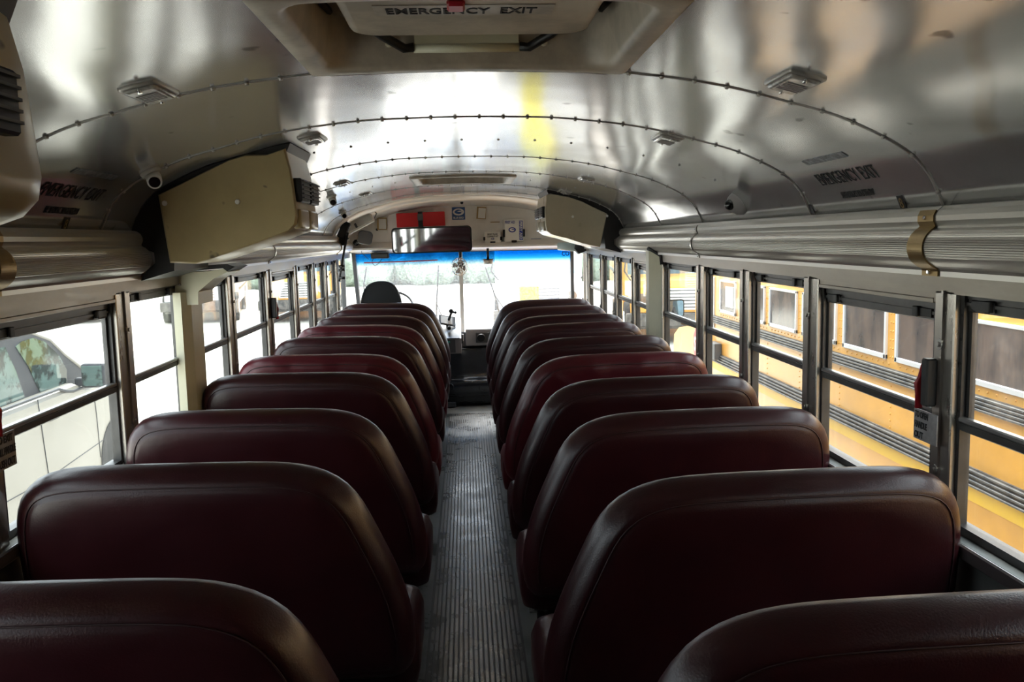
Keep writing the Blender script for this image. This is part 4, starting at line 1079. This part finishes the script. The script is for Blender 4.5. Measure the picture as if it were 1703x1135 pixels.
# ------------------------------------------------------------------ cream car on the left
SX_ = -3.74
t = thing('parked_car', 'cream four-door car parked outside the nearest left window', 'car', (-4.7, 7.6, GZ))
mb = MB(); rings = []
prof = [(5.0, -.62), (5.0, .10), (5.15, .30), (7.0, .318), (8.45, .325), (8.62, .27), (9.3, .20), (9.58, .08), (9.66, -.15), (9.64, -.60), (9.55, -.64)]
for x, k in ((-5.62, .03), (-5.58, 0), (-3.80, 0), (-3.755, .02), (-3.74, .05)):
    rings.append([(x, y, z - (k if z > .25 else 0)) for y, z in prof])
mb.loft(rings, closed=True, cap=True, smooth=False); cb = mb.build('body', 'suv', t)
mb = MB(); mb.prism([(5.2, .28), (5.35, .80), (6.5, .885), (7.9, .865), (8.23, .765), (8.505, .59), (8.87, .40), (9.0, .28)], 'x', -5.50, -3.86)
cabin = mb.build('cabin', 'suvgrey', t)
mb = MB(); mb.tube([(-3.87, 5.35, .81), (-3.87, 6.5, .893), (-3.87, 7.9, .872), (-3.87, 8.23, .772), (-3.87, 8.505, .597), (-3.86, 8.90, .385), (-3.86, 9.02, .28)], .018, n=8); mb.build('roof_rail', 'suv', t)
def carwin(poly, nm='window'):
    m = MB(); m.prism(poly, 'x', -3.862, -3.852); return m.build(nm, 'suvglass', t)
carwin([(7.603, .783), (7.70, .815), (7.90, .825), (8.117, .765), (8.37, .605), (8.50, .45), (8.47, .26), (8.38, .27), (8.10, .33), (7.954, .325), (7.785, .585)])
carwin([(6.3, .31), (6.35, .80), (7.43, .803), (7.575, .564), (7.672, .33)])
mb = MB(); mb.tube([(-3.74, 6.0, .325), (-3.74, 7.68, .332), (-3.74, 8.06, .332), (-3.74, 8.22, .285), (-3.74, 8.35, .262), (-3.74, 8.75, .262)], .014, n=8); mb.build('belt_trim', 'suvgrey', t)
mb = MB()
mb.tube([(-3.738, 7.66, .31), (-3.738, 7.70, -.05), (-3.738, 7.745, -.43), (-3.738, 7.74, -.60)], .004, n=5)
mb.tube([(-3.738, 8.78, .20), (-3.738, 8.81, -.05), (-3.738, 8.83, -.5)], .004, n=5); mb.tube([(-3.738, 5.9, -.40), (-3.738, 7.7, -.415), (-3.738, 8.95, -.34)], .004, n=5); mb.build('door_gap', 'suvgrey', t)
MB().box(-3.735, -3.705, 7.80, 7.98, .085, .115, bev=.01).build('door_handle', 'suvgrey', t)
MB().box(-3.73, -3.51, 8.50, 8.58, .265, .50, bev=.025, seg=2).build('side_mirror', 'suvgrey', t)
MB().box(-3.715, -3.525, 8.493, 8.502, .285, .48, bev=.002).build('mirror_glass', 'suvglass', t)
MB().box(-3.80, -3.70, 8.52, 8.60, .28, .36, bev=.01).build('mirror_stalk', 'suvgrey', t)
mb = MB(); mb.prism([(.44 * math.cos(a * PI / 16) + 9.28, max(-.66, -.60 + .44 * math.sin(a * PI / 16))) for a in range(17)], 'x', -3.76, -3.732); mb.build('wheel_arch', 'tyre', t)
for y in (5.9, 9.28): wheel(t, -3.86, y, .37, .22, 'grey', 1)
wheel(t, -5.45, 5.9, .37, .22, 'grey', -1); wheel(t, -5.45, 9.28, .37, .22, 'grey', -1)

# ------------------------------------------------------------------ distant vehicles
def farbus(label, x, y, rot, paint, yellowtrim=False, L=8.5, grp='parked school buses', glassm='bglass2'):
    t = thing('school_bus', label, 'bus', (0, 0, 0), grp)
    sec = [(-1.2, .55), (-1.2, 2.5), (-1.05, 2.8), (-.6, 2.98), (0, 3.03), (.6, 2.98), (1.05, 2.8), (1.2, 2.5), (1.2, .55)]
    MB().prism(sec, 'y', 1.6, L).build('body', paint, t)
    MB().prism([(0, .75), (0, 1.35), (.12, 1.50), (1.5, 1.62), (1.62, 1.62), (1.62, .6)], 'x', -1.08, 1.08).build('hood', paint, t)
    MB().box(-.55, .55, -.03, .02, .80, 1.32, bev=.01).build('grille', 'white', t)
    m = MB()
    for q in range(6): m.box(-.5, .5, -.04, -.02, .85 + q * .08, .88 + q * .08)
    m.build('grille_slats', 'dgrey', t)
    for s_ in (-1, 1): MB().cyl((s_ * .82, .02, 1.08), (s_ * .82, -.03, 1.08), .13, n=16).build('headlight', 'chrome', t)
    MB().box(-1.22, 1.22, -.15, .02, .42, .74, bev=.02).build('bumper', 'tape_y' if yellowtrim else 'rub', t)
    MB().box(-1.1, 1.1, .02, 1.6, .35, .62).build('chassis', 'rub', t)
    MB().prism([(1.5, 1.6), (1.62, 2.45), (1.58, 2.45), (1.35, 1.6)], 'x', -1.08, 1.08).build('windshield', glassm, t)
    for s_ in (-1, 1):
        for q in range(7):
            y0 = 2.2 + q * .85
            MB().box(min(s_ * 1.195, s_ * 1.212), max(s_ * 1.195, s_ * 1.212), y0, y0 + .68, 1.85, 2.4).build('window', glassm, t)
        MB().box(min(s_ * 1.195, s_ * 1.22), max(s_ * 1.195, s_ * 1.22), 1.7, L, 1.5, 1.6).build('rub_rail', 'rub', t)
        MB().box(min(s_ * 1.195, s_ * 1.22), max(s_ * 1.195, s_ * 1.22), 1.7, L, 1.0, 1.08).build('rub_rail', 'rub', t)
        for yy in (.85, L - 2.2):
            w = MB().cyl((s_ * 1.08 - .13, yy, .48), (s_ * 1.08 + .13, yy, .48), .48, n=24).build('wheel', 'tyre', t)
            MB().cyl((s_ * 1.2, yy, .48), (s_ * 1.225, yy, .48), .24, n=16).build('hub', 'whitebus', w)
        MB().tube([(s_ * 1.0, .4, 1.4), (s_ * 1.25, -.1, 1.75), (s_ * 1.2, 0, 2.1)], .02).build('mirror_arm', 'black', t)
    t.location = (x, y, GZ); t.rotation_euler = (0, 0, rot)
    return t
farbus('yellow school bus facing the camera across the left parking lot', -5.6, 29., .1, 'yellow')
farbus('white bus with a dark bumper beside the distant yellow bus on the left', -8.9, 29.5, .2, 'whitebus', grp='parked white buses')
farbus('white bus with blue-tinted windows at the far left of the lot', -13.6, 30.5, .3, 'whitebus', grp='parked white buses')
farbus('yellow school bus ahead of the neighbouring bus, right side', 5.0, 20.5, -.12, 'yellow', L=9)
farbus('white bus straight ahead, seen through the right half of the windshield', 1.9, 22.5, -.06, 'whitebus', False, L=7, grp='parked white buses', glassm='bluewhite')
struct(MB().box(-1.15, 1.15, 8.63, 8.95, .1, .68, bev=.02).build('trim_cowl', 'yellow'))
# hedge far ahead
mb = MB(); rnd = random.Random(3)
for i in range(70):
    x = -16 + i * .4 + rnd.uniform(-.3, .3); y = 52 + rnd.uniform(-1, 2); h = rnd.uniform(1.0, 1.5)
    bm = bmesh.new(); bmesh.ops.create_icosphere(bm, subdivisions=2, radius=1.)
    for v in bm.verts:
        q = 1 + rnd.uniform(-.14, .14); v.co = Vector((v.co.x * .9 * q + x, v.co.y * .9 * q + y, v.co.z * h * q + GZ + h * .8))
    mb._bm(bm, None, True)
o = MB().box(1.10, 1.50, 18.0, 18.5, GZ, .62, bev=.02).build('utility_box', 'boxyellow'); tag(o, 'bright yellow box standing in front of the white bus ahead', 'box')
h = mb.build('hedge', 'leaf'); tag(h, 'pale green hedge far beyond the windshield', 'hedge', kind='stuff')

# ------------------------------------------------------------------ light: bright overcast sky
w = bpy.data.worlds.new('overcast'); sc.world = w; w.use_nodes = True
nt = w.node_tree; bg = nt.nodes['Background']
tc = nt.nodes.new('ShaderNodeTexCoord'); sp = nt.nodes.new('ShaderNodeSeparateXYZ'); mr = nt.nodes.new('ShaderNodeMapRange')
nt.links.new(tc.outputs['Generated'], sp.inputs[0]); nt.links.new(sp.outputs['Z'], mr.inputs['Value'])
mr.inputs['From Min'].default_value = -.1; mr.inputs['From Max'].default_value = 1
mr.inputs['To Min'].default_value = 2.6; mr.inputs['To Max'].default_value = 4.6
nt.links.new(mr.outputs[0], bg.inputs['Strength']); bg.inputs['Color'].default_value = (.87, .93, 1, 1)
sun = bpy.data.lights.new('sun', 'SUN'); sun.energy = 13.; sun.angle = math.radians(25); sun.color = (1, .97, .92)
so_ = bpy.data.objects.new('sun', sun); COL.objects.link(so_); so_.location = (0, 30, 30)
so_.rotation_euler = Vector((0., .64, .77)).to_track_quat('Z', 'Y').to_euler()
vs_ = sc.view_settings
vs_.view_transform = 'Standard'; vs_.look = 'None'; vs_.gamma = 1; vs_.use_curve_mapping = False; vs_.exposure = .3
sc.cycles.max_bounces = 10; sc.cycles.diffuse_bounces = 5; sc.cycles.glossy_bounces = 5; sc.cycles.transparent_max_bounces = 24
sc.cycles.sample_clamp_indirect = 4.; sc.cycles.blur_glossy = 1.
